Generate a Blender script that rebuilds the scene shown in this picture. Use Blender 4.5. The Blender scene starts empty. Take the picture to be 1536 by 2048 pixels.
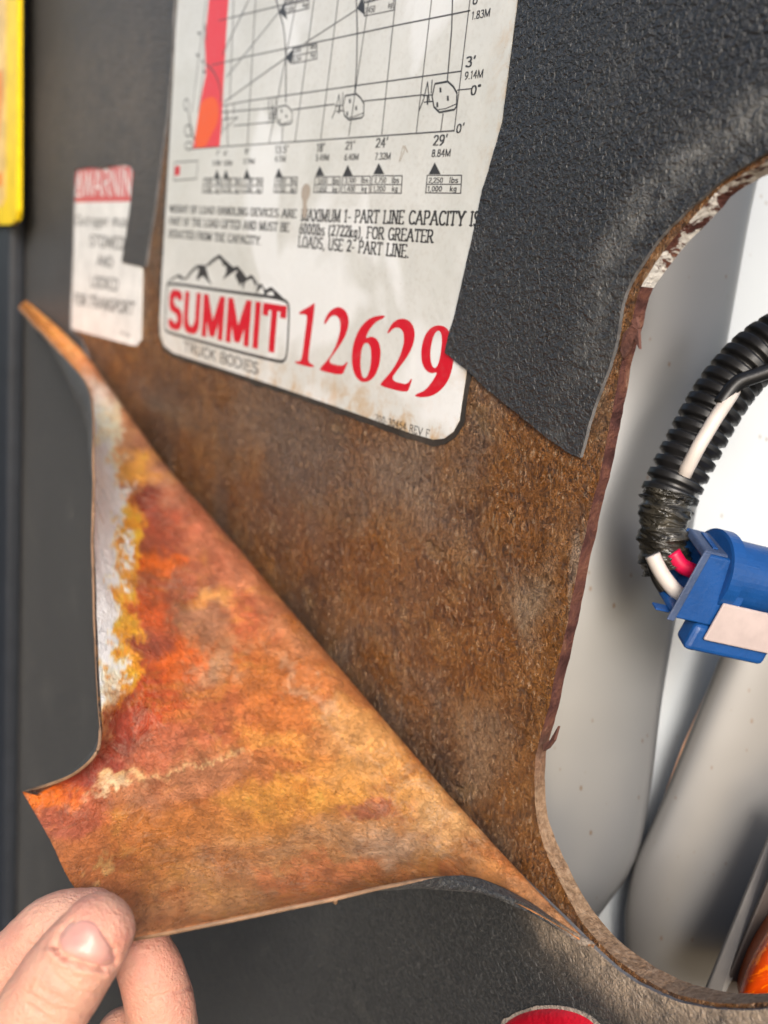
import bpy, bmesh, math, random
import numpy as np
from mathutils import Vector, Matrix, noise
from mathutils.geometry import tessellate_polygon, delaunay_2d_cdt
random.seed(7)
S = bpy.context.scene
COL = S.collection

# ------------------------------------------------------------------ camera
FPX = 1925.0                                  # focal length in photo pixels (photo is 1536 x 2048)
def nrm(v): return v / np.linalg.norm(v)
_L = nrm(np.array([-1393., -657., FPX]))       # panel's horizontal, running away to the left
_D = np.array([-818., 7376., FPX]); _D = nrm(_D - _L * (_D @ _L))   # panel's vertical, downwards
_R = -_L
_N = np.cross(_D, _R)                          # out of the panel, towards the viewer
CH = 0.2427                                    # camera's distance from the panel
CAM = np.array([0.0, -CH, 1.35])
def c2w(r): return np.array([_R @ r, -(_N @ r), -(_D @ r)])
def ray(px, py): return np.array([(px - 768) / FPX, (py - 1024) / FPX, 1.0])
def P(px, py, h=0.0):
    """point at height h above the panel plane (y = -h) seen at that photo position"""
    w = c2w(ray(px, py)); t = (CH - h) / w[1]
    return Vector(CAM + w * t)
def PD(px, py, d):
    return Vector(CAM + c2w(ray(px, py)) * d)
def proj(v):
    d = np.array(v) - CAM
    c = _R * d[0] - _N * d[1] - _D * d[2]
    return 768 + FPX * c[0] / c[2], 1024 + FPX * c[1] / c[2], c[2]

cd = bpy.data.cameras.new("camera"); cam = bpy.data.objects.new("camera", cd); COL.objects.link(cam)
cx, cy, cz = c2w(np.array([1., 0, 0])), c2w(np.array([0, 1., 0])), c2w(np.array([0, 0, 1.]))
M = Matrix(((cx[0], -cy[0], -cz[0], CAM[0]), (cx[1], -cy[1], -cz[1], CAM[1]), (cx[2], -cy[2], -cz[2], CAM[2]), (0, 0, 0, 1)))
cam.matrix_world = M
cd.sensor_fit = 'VERTICAL'; cd.sensor_height = 36; cd.sensor_width = 27
cd.lens = FPX / 2048 * 36
cd.clip_start = 0.01; cd.clip_end = 2000
cd.dof.use_dof = True; cd.dof.focus_distance = 0.335; cd.dof.aperture_fstop = 8.0
S.camera = cam

# ------------------------------------------------------------------ light
SUN = Vector((0.72, -0.50, 0.48)).normalized()      # direction towards the sun
elev = math.asin(SUN.z); az = math.atan2(SUN.x, SUN.y)
w = bpy.data.worlds.new("World"); S.world = w; w.use_nodes = True
nt = w.node_tree; bg = nt.nodes['Background']
sky = nt.nodes.new('ShaderNodeTexSky'); sky.sky_type = 'NISHITA'; sky.sun_disc = False
sky.sun_elevation = elev; sky.sun_rotation = az
sky.air_density = 1.0; sky.dust_density = 3.0; sky.ozone_density = 1.0
nt.links.new(sky.outputs[0], bg.inputs[0]); bg.inputs[1].default_value = 0.13
sl = bpy.data.lights.new("sun", 'SUN'); so = bpy.data.objects.new("sun", sl); COL.objects.link(so)
sl.energy = 1.5; sl.angle = math.radians(20); sl.color = (1.0, 0.97, 0.93)
so.rotation_euler = SUN.to_track_quat('Z', 'Y').to_euler()
S.view_settings.view_transform = 'Standard'; S.view_settings.look = 'None'
S.view_settings.exposure = 0.75; S.view_settings.gamma = 1.0
S.render.resolution_x = 768; S.render.resolution_y = 1024

# ------------------------------------------------------------------ helpers
def tag(o, label=None, cat=None, group=None, kind=None):
    if label: o['label'] = label
    if cat: o['category'] = cat
    if group: o['group'] = group
    if kind: o['kind'] = kind
    return o
def empty(name, loc, label, cat):
    o = bpy.data.objects.new(name, None); COL.objects.link(o); o.location = loc
    o.empty_display_size = .02
    bpy.context.view_layer.update()
    return tag(o, label, cat)
def mesh(name, verts, faces, mats, parent=None, midx=None, smooth=False, label=None):
    me = bpy.data.meshes.new(name)
    off = Vector(parent.matrix_world.translation) if parent else Vector((0, 0, 0))
    me.from_pydata([tuple(Vector(v) - off) for v in verts], [], [tuple(f) for f in faces])
    for m in (mats if isinstance(mats, (list, tuple)) else [mats]): me.materials.append(m)
    if midx: me.polygons.foreach_set('material_index', midx)
    if smooth: me.polygons.foreach_set('use_smooth', [True] * len(me.polygons))
    me.update()
    o = bpy.data.objects.new(name, me); COL.objects.link(o)
    if parent: o.parent = parent
    if label: o['label'] = label
    o['_off'] = list(off); del o['_off']
    return o
def fix_normals(o):
    bm = bmesh.new(); bm.from_mesh(o.data); bmesh.ops.recalc_face_normals(bm, faces=bm.faces); bm.to_mesh(o.data); bm.free()
    return o
def bevel(o, wd, seg=2):
    m = o.modifiers.new('bevel', 'BEVEL'); m.width = wd; m.segments = seg; m.limit_method = 'ANGLE'; return o
def catmull(pts, n=6, closed=False):
    out = []; N = len(pts); pts = [np.array(p, float) for p in pts]
    rng = range(N if closed else N - 1)
    for i in rng:
        if closed: a, b, c, d = pts[i - 1], pts[i], pts[(i + 1) % N], pts[(i + 2) % N]
        else: a, b, c, d = pts[max(i - 1, 0)], pts[i], pts[i + 1], pts[min(i + 2, N - 1)]
        for k in range(n):
            t = k / n
            out.append(.5 * ((2 * b) + (c - a) * t + (2 * a - 5 * b + 4 * c - d) * t * t + (3 * b - a - 3 * c + d) * t ** 3))
    if not closed: out.append(pts[-1])
    return out
def chaikin(p, it=2):
    for _ in range(it):
        q = []
        for i in range(len(p)):
            a = np.array(p[i], float); b = np.array(p[(i + 1) % len(p)], float)
            q += [a * .75 + b * .25, a * .25 + b * .75]
        p = q
    return p
def roughen(pts, amp, step):
    """subdivide a pixel polyline and jitter it, for torn and rusty edges"""
    out = []
    for a, b in zip(pts[:-1], pts[1:]):
        a = np.array(a, float); b = np.array(b, float); n = max(1, int(np.linalg.norm(b - a) / step))
        for k in range(n):
            p = a + (b - a) * k / n
            v = noise.noise_vector(Vector((p[0] * .03, p[1] * .03, 0))); v2 = noise.noise_vector(Vector((p[0] * .13, p[1] * .13, 4)))
            out.append(p + amp * (np.array([v[0], v[1]]) + .5 * np.array([v2[0], v2[1]])))
    out.append(np.array(pts[-1], float))
    return out
def slab(name, loops, h0, h1, mats, parent=None, side_mat=0, label=None, back=None, bxz=None):
    """plate parallel to the panel: loops of (x, z), outer first, front at height h1, back at h0"""
    loops = [[(p[0], p[1]) for p in l] for l in loops]
    tri = tessellate_polygon([[Vector((x, z, 0)) for x, z in l] for l in loops])
    flat = [p for l in loops for p in l]; n = len(flat)
    bk = back if back else [h0] * n
    vs = [(x, -h1, z) for x, z in flat] + [(x + (bxz[i][0] if bxz else 0), -bk[i], z + (bxz[i][1] if bxz else 0)) for i, (x, z) in enumerate(flat)]
    fs = []; mi = []
    for t in tri:
        a, b, c = t
        ar = (flat[b][0] - flat[a][0]) * (flat[c][1] - flat[a][1]) - (flat[c][0] - flat[a][0]) * (flat[b][1] - flat[a][1])
        if abs(ar) < 1e-14: continue
        if ar < 0: a, c = c, a
        fs.append((a, b, c)); mi.append(0); fs.append((c + n, b + n, a + n)); mi.append(0)
    s = 0
    for l in loops:
        m = len(l)
        for i in range(m):
            a = s + i; b = s + (i + 1) % m
            fs.append((a, b, b + n, a + n)); mi.append(side_mat)
        s += m
    return fix_normals(mesh(name, vs, fs, mats, parent, mi, label=label))
def xz(px, py, h=0): v = P(px, py, h); return (v.x, v.z)
def tube(pts, rad, seg=16, cap=True, closed_profile=None):
    """pts: list of Vector; rad: list/number. returns verts, faces"""
    n = len(pts); pts = [Vector(p) for p in pts]
    if not isinstance(rad, (list, tuple)): rad = [rad] * n
    vs = []; fs = []
    t0 = (pts[1] - pts[0]).normalized(); up = t0.orthogonal().normalized()
    for i in range(n):
        t = (pts[min(i + 1, n - 1)] - pts[max(i - 1, 0)]).normalized()
        up = (up - t * up.dot(t)).normalized(); bi = t.cross(up)
        for k in range(seg):
            a = 2 * math.pi * k / seg
            vs.append(pts[i] + float(rad[i]) * (math.cos(a) * up + math.sin(a) * bi))
    for i in range(n - 1):
        for k in range(seg):
            fs.append((i * seg + k, i * seg + (k + 1) % seg, (i + 1) * seg + (k + 1) % seg, (i + 1) * seg + k))
    if cap:
        fs.append(tuple(range(seg - 1, -1, -1))); fs.append(tuple((n - 1) * seg + k for k in range(seg)))
    return vs, fs

# ------------------------------------------------------------------ materials
class NT:
    def __init__(s, name, **kw):
        s.m = bpy.data.materials.new(name); s.m.use_nodes = True; s.t = s.m.node_tree
        s.b = s.t.nodes['Principled BSDF']
        for k, v in kw.items(): s.b.inputs[k.replace('_', ' ')].default_value = v
        s.tc = None
    def n(s, typ, **kw):
        x = s.t.nodes.new('ShaderNode' + typ)
        for k, v in kw.items(): setattr(x, k, v)
        return x
    def l(s, a, b): s.t.links.new(a, b)
    def co(s, scale=(1, 1, 1), rot=(0, 0, 0), loc=(0, 0, 0)):
        g = s.n('NewGeometry') if False else s.n('TexCoord')
        mp = s.n('Mapping'); mp.inputs['Scale'].default_value = scale; mp.inputs['Rotation'].default_value = rot; mp.inputs['Location'].default_value = loc
        s.l(g.outputs['Object'], mp.inputs[0]); return mp.outputs[0]
    def noise(s, scale, detail=5, rough=.6, dist=0, co=None):
        x = s.n('TexNoise'); x.inputs['Scale'].default_value = scale; x.inputs['Detail'].default_value = detail
        x.inputs['Roughness'].default_value = rough; x.inputs['Distortion'].default_value = dist
        s.l(co if co is not None else s.co(), x.inputs['Vector']); return x.outputs['Fac']
    def vor(s, scale, feature='F1', co=None, rnd=1.0):
        x = s.n('TexVoronoi'); x.feature = feature; x.inputs['Scale'].default_value = scale; x.inputs['Randomness'].default_value = rnd
        s.l(co if co is not None else s.co(), x.inputs['Vector']); return x.outputs['Distance']
    def ramp(s, fac, stops):
        x = s.n('ValToRGB'); e = x.color_ramp.elements
        while len(e) < len(stops): e.new(.5)
        for i, (p, c) in enumerate(stops):
            e[i].position = p; e[i].color = (c, c, c, 1) if isinstance(c, (int, float)) else (*c, 1)
        s.l(fac, x.inputs[0]); return x.outputs[0]
    def mix(s, fac, a, b, mode='MIX'):
        x = s.n('Mix', data_type='RGBA', blend_type=mode)
        for sock, v in ((x.inputs[0], fac), (x.inputs[6], a), (x.inputs[7], b)):
            if isinstance(v, (int, float)): sock.default_value = v if sock == x.inputs[0] else (v, v, v, 1)
            elif isinstance(v, tuple): sock.default_value = (*v, 1)
            else: s.l(v, sock)
        return x.outputs[2]
    def math(s, op, a, b=0.0):
        x = s.n('Math', operation=op)
        for sock, v in ((x.inputs[0], a), (x.inputs[1], b)):
            if isinstance(v, (int, float)): sock.default_value = v
            else: s.l(v, sock)
        return x.outputs[0]
    def bump(s, h, dist, strength=1.0, prev=None):
        x = s.n('Bump'); x.inputs['Distance'].default_value = dist; x.inputs['Strength'].default_value = strength
        s.l(h, x.inputs['Height'])
        if prev is not None: s.l(prev, x.inputs['Normal'])
        return x.outputs[0]
    def out(s, col=None, rough=None, nrm=None, metal=None):
        for v, k in ((col, 'Base Color'), (rough, 'Roughness'), (nrm, 'Normal'), (metal, 'Metallic')):
            if v is None: continue
            if isinstance(v, (int, float)): s.b.inputs[k].default_value = v
            elif isinstance(v, tuple): s.b.inputs[k].default_value = (*v, 1)
            else: s.l(v, s.b.inputs[k])
        return s.m
def plain(name, col, rough=.5, metal=0, bumpd=0, bscale=300, var=.15):
    m = NT(name)
    n1 = m.noise(60, 5); c = m.mix(m.ramp(n1, [(.3, 0), (.7, 1)]), tuple(v * (1 - var) for v in col), tuple(min(1, v * (1 + var)) for v in col))
    nr = m.bump(m.noise(bscale, 4), bumpd) if bumpd else None
    return m.out(c, rough, nr, metal)

def mat_rust():
    m = NT('rusty steel')
    big = m.noise(9, 6, .62, .6); mid = m.noise(60, 7, .7, .5); fine = m.noise(300, 6, .72, .8)
    c = m.ramp(mid, [(.30, (.11, .038, .010)), (.44, (.23, .088, .018)), (.55, (.37, .155, .036)), (.68, (.48, .235, .075))])
    c = m.mix(m.ramp(big, [(.48, 0), (.60, .70)]), c, (.33, .215, .14))                      # dusty tan clouds
    c = m.mix(m.ramp(m.noise(15, 6, .65, .8, m.co(loc=(3, 1, 7))), [(.50, 0), (.62, .75)]), c, (.33, .115, .012))   # orange blooms
    c = m.mix(m.ramp(m.noise(7, 6, .65, .8, m.co(loc=(8, 8, 7))), [(.50, 0), (.64, .7)]), c, (.075, .050, .034))   # dark grey smoke
    tc = m.n('TexCoord')
    wn = m.n('TexNoise'); wn.inputs['Scale'].default_value = 22; wn.inputs['Detail'].default_value = 6; m.l(tc.outputs['Object'], wn.inputs['Vector'])
    wv_ = m.n('VectorMath', operation='MULTIPLY_ADD'); m.l(wn.outputs['Color'], wv_.inputs[0]); wv_.inputs[1].default_value = (.06, .06, .06); m.l(tc.outputs['Object'], wv_.inputs[2])
    def spot(px, py, rad, amt):
        q = P(px, py); d = m.n('VectorMath', operation='DISTANCE'); m.l(wv_.outputs[0], d.inputs[0]); d.inputs[1].default_value = (q.x + .03, q.y + .03, q.z - .35 + .03)
        return m.ramp(d.outputs['Value'], [(rad * .25, amt), (rad, 0)])
    c = m.mix(spot(600, 860, .075, .75), c, (.20, .135, .095)); c = m.mix(spot(800, 960, .030, .7), c, (.36, .25, .17)); c = m.mix(spot(330, 820, .07, .7), c, (.10, .055, .030))
    c = m.mix(spot(1110, 1330, .035, .75), c, (.38, .145, .012)); c = m.mix(spot(1150, 1010, .030, .7), c, (.34, .12, .012)); c = m.mix(spot(780, 1040, .022, .7), c, (.38, .15, .02))
    c = m.mix(spot(1060, 1230, .014, .8), c, (.42, .30, .19)); c = m.mix(spot(960, 1500, .022, .6), c, (.40, .29, .19)); c = m.mix(spot(870, 1560, .03, .7), c, (.085, .05, .028)); c = m.mix(spot(1010, 1690, .02, .6), c, (.12, .075, .045))
    c = m.mix(spot(450, 720, .05, .5), c, (.24, .11, .04))
    sc = m.noise(60, 5, .6, .4, m.co(scale=(1, 1, .22), rot=(0, -.55, 0))); scm = m.ramp(m.noise(8, 3, .5, 0, m.co(loc=(5, 5, 5))), [(.48, 0), (.56, 1)])
    c = m.mix(m.math('MULTIPLY', m.ramp(sc, [(.62, 0), (.66, .7)]), scm), c, (.50, .36, .25))                # pale scrapes
    pt = m.noise(46, 4, .55, .2, m.co(loc=(9, 2, 4)))
    c = m.mix(m.ramp(pt, [(.62, 0), (.66, .45)]), c, (.30, .19, .085))                      # smooth scale flakes
    fine2 = m.noise(430, 4, .65, .5, m.co(scale=(1.35, 1, .7), rot=(0, .45, 0)))
    c = m.mix(m.ramp(fine, [(.38, .8), (.47, 0)]), c, (.050, .016, .004))
    c = m.mix(m.ramp(fine2, [(.37, .7), (.46, 0)]), c, (.045, .015, .004))
    c = m.mix(m.ramp(fine2, [(.56, 0), (.64, .7)]), c, (.64, .42, .25))  # glints on the fine ridges, painted in as pale colour
    gr = m.vor(230, 'SMOOTH_F1', co=m.co(scale=(1.4, 1, .8), rot=(0, .5, 0)))
    hgt = m.math('ADD', m.math('MULTIPLY', gr, -.9), m.math('MULTIPLY', fine, 2.8)); hgt = m.math('ADD', hgt, m.math('MULTIPLY', fine2, 2.6))
    hgt = m.mix(m.ramp(pt, [(.62, 0), (.66, .6)]), hgt, .8)
    co_ = m.noise(130, 4, .6, .6, m.co(loc=(3, 3, 8))); cm_ = m.ramp(m.noise(9, 4, .6, 0, m.co(loc=(8, 3, 8))), [(.42, 0), (.58, 1)])
    nr = m.bump(hgt, .0048, 1.0); nr = m.bump(m.math('MULTIPLY', co_, cm_), .012, .9, nr); nr = m.bump(mid, .006, .8, nr)
    m.b.inputs['Specular IOR Level'].default_value = .7
    m.b.inputs['Coat Weight'].default_value = .45; m.b.inputs['Coat Roughness'].default_value = .2
    return m.out(c, m.ramp(fine2, [(.45, .42), (.6, .18)]), nr)
def mat_flange():
    m = NT('rusty cut edge')
    a = m.noise(90, 6, .65, .5); b = m.noise(500, 4, .7)
    c = m.ramp(a, [(.3, (.035, .012, .010)), (.48, (.085, .032, .026)), (.6, (.14, .055, .035)), (.72, (.26, .15, .10))])
    # paint that still clings near the top of the opening
    g = m.n('SeparateXYZ'); tc = m.n('TexCoord'); m.l(tc.outputs['Object'], g.inputs[0])
    zt = P(1400, 430).z - .35
    top = m.math('GREATER_THAN', g.outputs['Z'], zt - .022)
    c = m.mix(m.math('MULTIPLY', top, m.ramp(m.noise(70, 5, .7, .6, m.co(loc=(1, 5, 2))), [(.46, 0), (.50, 1)])), c, (.72, .69, .65))
    low = m.ramp(m.math('SUBTRACT', P(1080, 1450).z - .35, g.outputs['Z']), [(0, 0), (.03, .8)])
    tan = m.ramp(b, [(.3, (.15, .085, .042)), (.55, (.34, .22, .13)), (.75, (.46, .33, .22))])
    c = m.mix(low, c, tan)
    nr = m.bump(b, .0012, .9); nr = m.bump(a, .0025, .7, nr)
    m.b.inputs['Specular IOR Level'].default_value = .25
    return m.out(c, .75, nr)
def mat_vinyl(name='black textured vinyl', dust=True, sh=.03):
    m = NT(name)
    a = m.noise(520, 3, .5, 1.2); b = m.noise(620, 2, .5, 1.0, m.co(loc=(4, 4, 4)))
    v = m.vor(420, 'SMOOTH_F1')
    big = m.noise(7, 5, .6)
    c = m.ramp(big, [(.3, (.018, .019, .021)), (.7, (.030, .031, .032))])
    if dust:
        c = m.mix(m.ramp(m.noise(16, 6, .7, .5, m.co(loc=(2, 0, 0))), [(.56, 0), (.78, .35)]), c, (.16, .15, .13))
        c = m.mix(m.ramp(a, [(.58, 0), (.78, .22)]), c, (.17, .17, .17))
    h = m.math('ADD', a, m.math('MULTIPLY', b, .45)); h = m.math('ADD', h, m.math('MULTIPLY', v, .5))
    nr = m.bump(h, .0014, 1.0)
    m.b.inputs['Specular IOR Level'].default_value = .5
    m.b.inputs['Sheen Weight'].default_value = sh; m.b.inputs['Sheen Roughness'].default_value = .35; m.b.inputs['Sheen Tint'].default_value = (.85, .82, .78, 1)
    return m, c, nr, a
def vinyl_basic():
    m, c, nr, a = mat_vinyl(); return m.out(c, m.ramp(a, [(.4, .42), (.7, .30)]), nr)
def vinyl_rim():
    """upper right piece: worn pale along the bend that follows the opening"""
    m, c, nr, a = mat_vinyl('black textured vinyl worn at the opening')
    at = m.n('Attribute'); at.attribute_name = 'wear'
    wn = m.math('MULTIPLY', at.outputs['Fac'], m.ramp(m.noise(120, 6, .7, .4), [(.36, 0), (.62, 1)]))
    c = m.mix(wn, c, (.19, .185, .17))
    return m.out(c, m.ramp(a, [(.4, .42), (.7, .28)]), nr)
def vinyl_left():
    m, c, nr, a = mat_vinyl('black vinyl with brown film', True, .10)
    at = m.n('Attribute'); at.attribute_name = 'wear'
    c = m.mix(m.math('MULTIPLY', at.outputs['Fac'], m.ramp(m.noise(90, 6, .7, .4), [(.34, .35), (.56, 1)])), c, (.34, .26, .19))
    return m.out(c, .42, nr)
def mat_flap():
    m = NT('rusty adhesive back')
    at = m.n('Attribute'); at.attribute_name = 'stain'
    f = m.noise(380, 7, .75, .2); s = m.noise(75, 7, .72, .7, m.co(loc=(5, 1, 0)))
    c = m.mix(m.ramp(f, [(.36, .22), (.48, 0)]), at.outputs['Color'], (.16, .05, .02))
    c = m.mix(m.ramp(f, [(.60, 0), (.78, .35)]), c, (.86, .62, .40))
    c = m.mix(m.ramp(m.noise(34, 7, .7, 1.0, m.co(loc=(4, 4, 9))), [(.38, .4), (.48, 0)]), c, m.mix(1.0, c, (.60, .34, .22), 'MULTIPLY'))
    c = m.mix(m.ramp(m.noise(28, 7, .7, 1.2, m.co(loc=(7, 2, 5))), [(.54, 0), (.66, .45)]), c, (.78, .34, .06))
    veins = m.ramp(s, [(.48, 0), (.50, .32), (.52, 0)])
    msk = m.ramp(m.noise(12, 4, .6, .3, m.co(loc=(0, 8, 2))), [(.5, 0), (.6, 1)])
    c = m.mix(m.math('MULTIPLY', veins, msk), c, (.80, .66, .50))
    c = m.mix(m.ramp(m.noise(150, 6, .75, 1, m.co(loc=(5, 7, 0))), [(.66, 0), (.74, .6)]), c, (.30, .10, .04))
    c = m.mix(m.ramp(m.noise(900, 3, .6), [(.30, .5), (.42, 0)]), c, (.12, .04, .015))
    sp_ = m.n('SeparateColor'); m.l(at.outputs['Color'], sp_.inputs[0])
    c = m.mix(m.ramp(sp_.outputs[2], [(.22, 0), (.50, .9)]), c, at.outputs['Color'])          # bare white adhesive stays clean
    cr = m.noise(120, 5, .7, .3, m.co(scale=(1, 1, .35), rot=(.3, .9, 0)))
    nr = m.bump(m.ramp(cr, [(.47, 0), (.5, 1), (.53, 0)]), .0010, .6); nr = m.bump(s, .0018, .8, nr); nr = m.bump(f, .0013, 1.0, nr)
    m.b.inputs['Specular IOR Level'].default_value = .6
    return m.out(c, m.ramp(s, [(.35, .44), (.62, .22)]), nr)
def mat_decal():
    m = NT('aged white decal')
    c = m.mix(m.ramp(m.noise(14, 6, .6, .3), [(.35, 0), (.7, 1)]), (.56, .56, .52), (.68, .68, .65))
    c = m.mix(m.ramp(m.noise(500, 3, .6), [(.5, 0), (.8, .25)]), c, (.35, .30, .24))
    at = m.n('Attribute'); at.attribute_name = 'wear'
    ed = m.math('MULTIPLY', at.outputs['Fac'], m.ramp(m.noise(70, 6, .7, .5), [(.47, 0), (.66, .9)]))
    c = m.mix(ed, c, (.46, .27, .09))
    c = m.mix(m.ramp(m.noise(11, 3, .5, .5, m.co(loc=(6, 3, 1))), [(.56, 0), (.60, .55)]), c, (.82, .83, .83))  # pale patches: glare painted into the white
    sp = m.ramp(m.vor(260), [(.0, 1), (.10, 0)]); spm = m.ramp(m.noise(40, 3, .6, 0, m.co(loc=(3, 3, 3))), [(.5, 0), (.56, .6)])
    c = m.mix(m.math('MULTIPLY', sp, spm), c, (.22, .15, .09))
    nr = m.bump(m.noise(45, 3, .5, .4), .0012, .5)
    return m.out(c, .3, nr)
def ink(name, col):
    m = NT(name)
    c = m.mix(m.ramp(m.noise(240, 5, .7), [(.5, 0), (.8, .4)]), col, tuple(v * .7 + .10 for v in col))
    return m.out(c, .38)
def mat_shell(name, a, b, r=.25, met=.75, dirt=(.12, .08, .05)):
    m = NT(name)
    c = m.mix(m.ramp(m.noise(6, 4, .6), [(.3, 0), (.7, 1)]), a, b)
    v = m.ramp(m.vor(150, co=m.co(scale=(1, 1, .55))), [(.07, 1), (.13, 0)]); k = m.ramp(m.noise(17, 5, .8, 0, m.co(loc=(1, 2, 3))), [(.43, 0), (.50, .9)])
    c = m.mix(m.math('MULTIPLY', v, k), c, dirt)
    nr = m.bump(m.noise(12, 3, .5), .002, .25)
    return m.out(c, r, nr, met)
def mat_skin():
    m = NT('skin')
    a = m.noise(40, 5, .6); f = m.noise(700, 4, .6)
    c = m.mix(m.ramp(a, [(.35, 0), (.68, 1)]), (.66, .37, .26), (.62, .26, .19))
    c = m.mix(m.ramp(m.noise(95, 5, .65, 0, m.co(loc=(2, 2, 2))), [(.5, 0), (.75, .3)]), c, (.76, .46, .32))
    c = m.mix(m.ramp(m.noise(20, 4, .6, 0, m.co(loc=(6, 2, 2))), [(.50, 0), (.68, .45)]), c, (.56, .15, .11))
    c = m.mix(m.ramp(m.noise(160, 6, .75, .5, m.co(loc=(1, 4, 2))), [(.60, 0), (.72, .5)]), c, (.36, .16, .08))
    wv = m.n('TexWave'); wv.inputs['Scale'].default_value = 480; wv.inputs['Distortion'].default_value = 3.5; wv.inputs['Detail'].default_value = 3; wv.inputs['Detail Scale'].default_value = .6
    m.l(m.co(rot=(.5, .4, 1.0)), wv.inputs['Vector'])
    nr = m.bump(f, .0007, .9); nr = m.bump(wv.outputs['Fac'], .00005, .5, nr); nr = m.bump(m.vor(700, 'DISTANCE_TO_EDGE'), .0003, .8, nr)
    b = m.b.inputs; b['Subsurface Weight'].default_value = .35; b['Subsurface Radius'].default_value = (1, .35, .2); b['Subsurface Scale'].default_value = .004
    return m.out(c, .5, nr)
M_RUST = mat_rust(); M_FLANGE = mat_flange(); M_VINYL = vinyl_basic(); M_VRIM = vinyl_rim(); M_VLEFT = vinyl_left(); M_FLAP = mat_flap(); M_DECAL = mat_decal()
M_EDGE = plain('vinyl cut edge', (.15, .15, .155), .5, 0, .0004, 900, .5)
M_FEDGE = plain('rusty cut edge of vinyl', (.24, .14, .08), .6, 0, .0003, 900, .5)
M_INK = ink('black ink', (.035, .032, .032)); M_GREY = ink('grey ink', (.065, .06, .06)); M_RED = ink('red ink', (.56, .006, .02)); M_ZONE = ink('faded zone red ink', (.72, .045, .055)); M_PINK = ink('faded red ink', (.60, .10, .10)); M_ORANGE = ink('orange ink', (.80, .10, .01))
M_WHITE = plain('white print', (.74, .73, .70), .4)
M_TAR = plain('black glue residue', (.03, .024, .018), .6, 0, .0008, 300, .5)
M_BLK = plain('black corrugated plastic', (.012, .012, .013), .38, 0, .0001)
M_TAPE = None
M_SKIN = mat_skin()

# ------------------------------------------------------------------ steel panel with its opening
FRONT = [(1700, 262), (1620, 285), (1536, 322), (1448, 372), (1384, 436), (1330, 500), (1281, 576), (1262, 648), (1246, 712), (1233, 776), (1221, 840), (1200, 947), (1178, 1032),
         (1160, 1113), (1145, 1193), (1125, 1290), (1108, 1360), (1094, 1425), (1078, 1485), (1070, 1530), (1070, 1608), (1089, 1696), (1130, 1782), (1174, 1858),
         (1234, 1918), (1322, 1976), (1432, 2006), (1536, 2004), (1620, 1990), (1700, 1965)]
rim = roughen(catmull(FRONT, 5), 2.2, 9)
rimw = [xz(*p) for p in rim]
XL, XR, ZT, ZB = -2.6, -.100, 2.35, .35
rimw = [(min(x, XR - .001), z) for x, z in rimw]
rimw = [(XR, rimw[0][1])] + rimw + [(XR, rimw[-1][1])]
outer = [(XR, ZT), (XL, ZT), (XL, ZB), (XR, ZB)]
loop = rimw[:] + [(XR, ZB), (XL, ZB), (XL, ZT), (XR, ZT)]
nb = len(rimw)
bk = []
for i, (x, z) in enumerate(loop):
    if i < nb:
        f = i / nb; t = .0052 + .0036 * max(0, min(1, (f - .62) / .2))
        t += .0006 * noise.noise(Vector((x * 90, z * 90, 1)))
        bk.append(-t)
    else: bk.append(-.0052)
bx_ = []
for i, (x, z) in enumerate(loop):
    f = i / nb
    k = max(0, 1 - f / .27) if i < nb and 0 < i < nb - 1 else 0
    bx_.append((.0014 * min(1, k * 3), -.0008 * min(1, k * 3)))
panel = empty('steel_panel', (0, 0, ZB), 'rusted brown steel body panel with a large rounded opening on the right', 'panel')
plate = slab('plate', [loop], 0, 0, [M_RUST, M_FLANGE], panel, 1, back=bk, bxz=bx_)

# ------------------------------------------------------------------ upper right vinyl
VR = [(1889, 120), (1700, 225), (1620, 262), (1536, 305), (1452, 356), (1371, 424), (1315, 482), (1281, 533), (1256, 576), (1243, 618), (1234, 678), (1213, 751), (1187, 819), (1160, 915)]
vr1 = roughen(catmull(VR[1:], 4), 2.0, 8)
vr2 = roughen(catmull([(1160, 915), (1120, 893), (1051, 840), (978, 781), (935, 742), (890, 706)], 4), 2.4, 9)[1:]
vr3 = roughen([(889, 702), (910, 627), (944, 478), (966, 379), (1006, 243), (1030, 60), (1038, 0), (1052, -90)], 1.6, 9)[1:]
lp = [xz(*p, .0014) for p in vr1 + vr2 + vr3]
lp = [(min(x, XR - .01), z) for x, z in lp]
lp = [(XR - .01, lp[0][1])] + lp + [(lp[-1][0], ZT - .1), (XR - .01, ZT - .1)]
vright = empty('vinyl_piece', P(1100, 500, 0), 'black pebbled vinyl piece still stuck down between chart decal and opening', 'vinyl')
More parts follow.
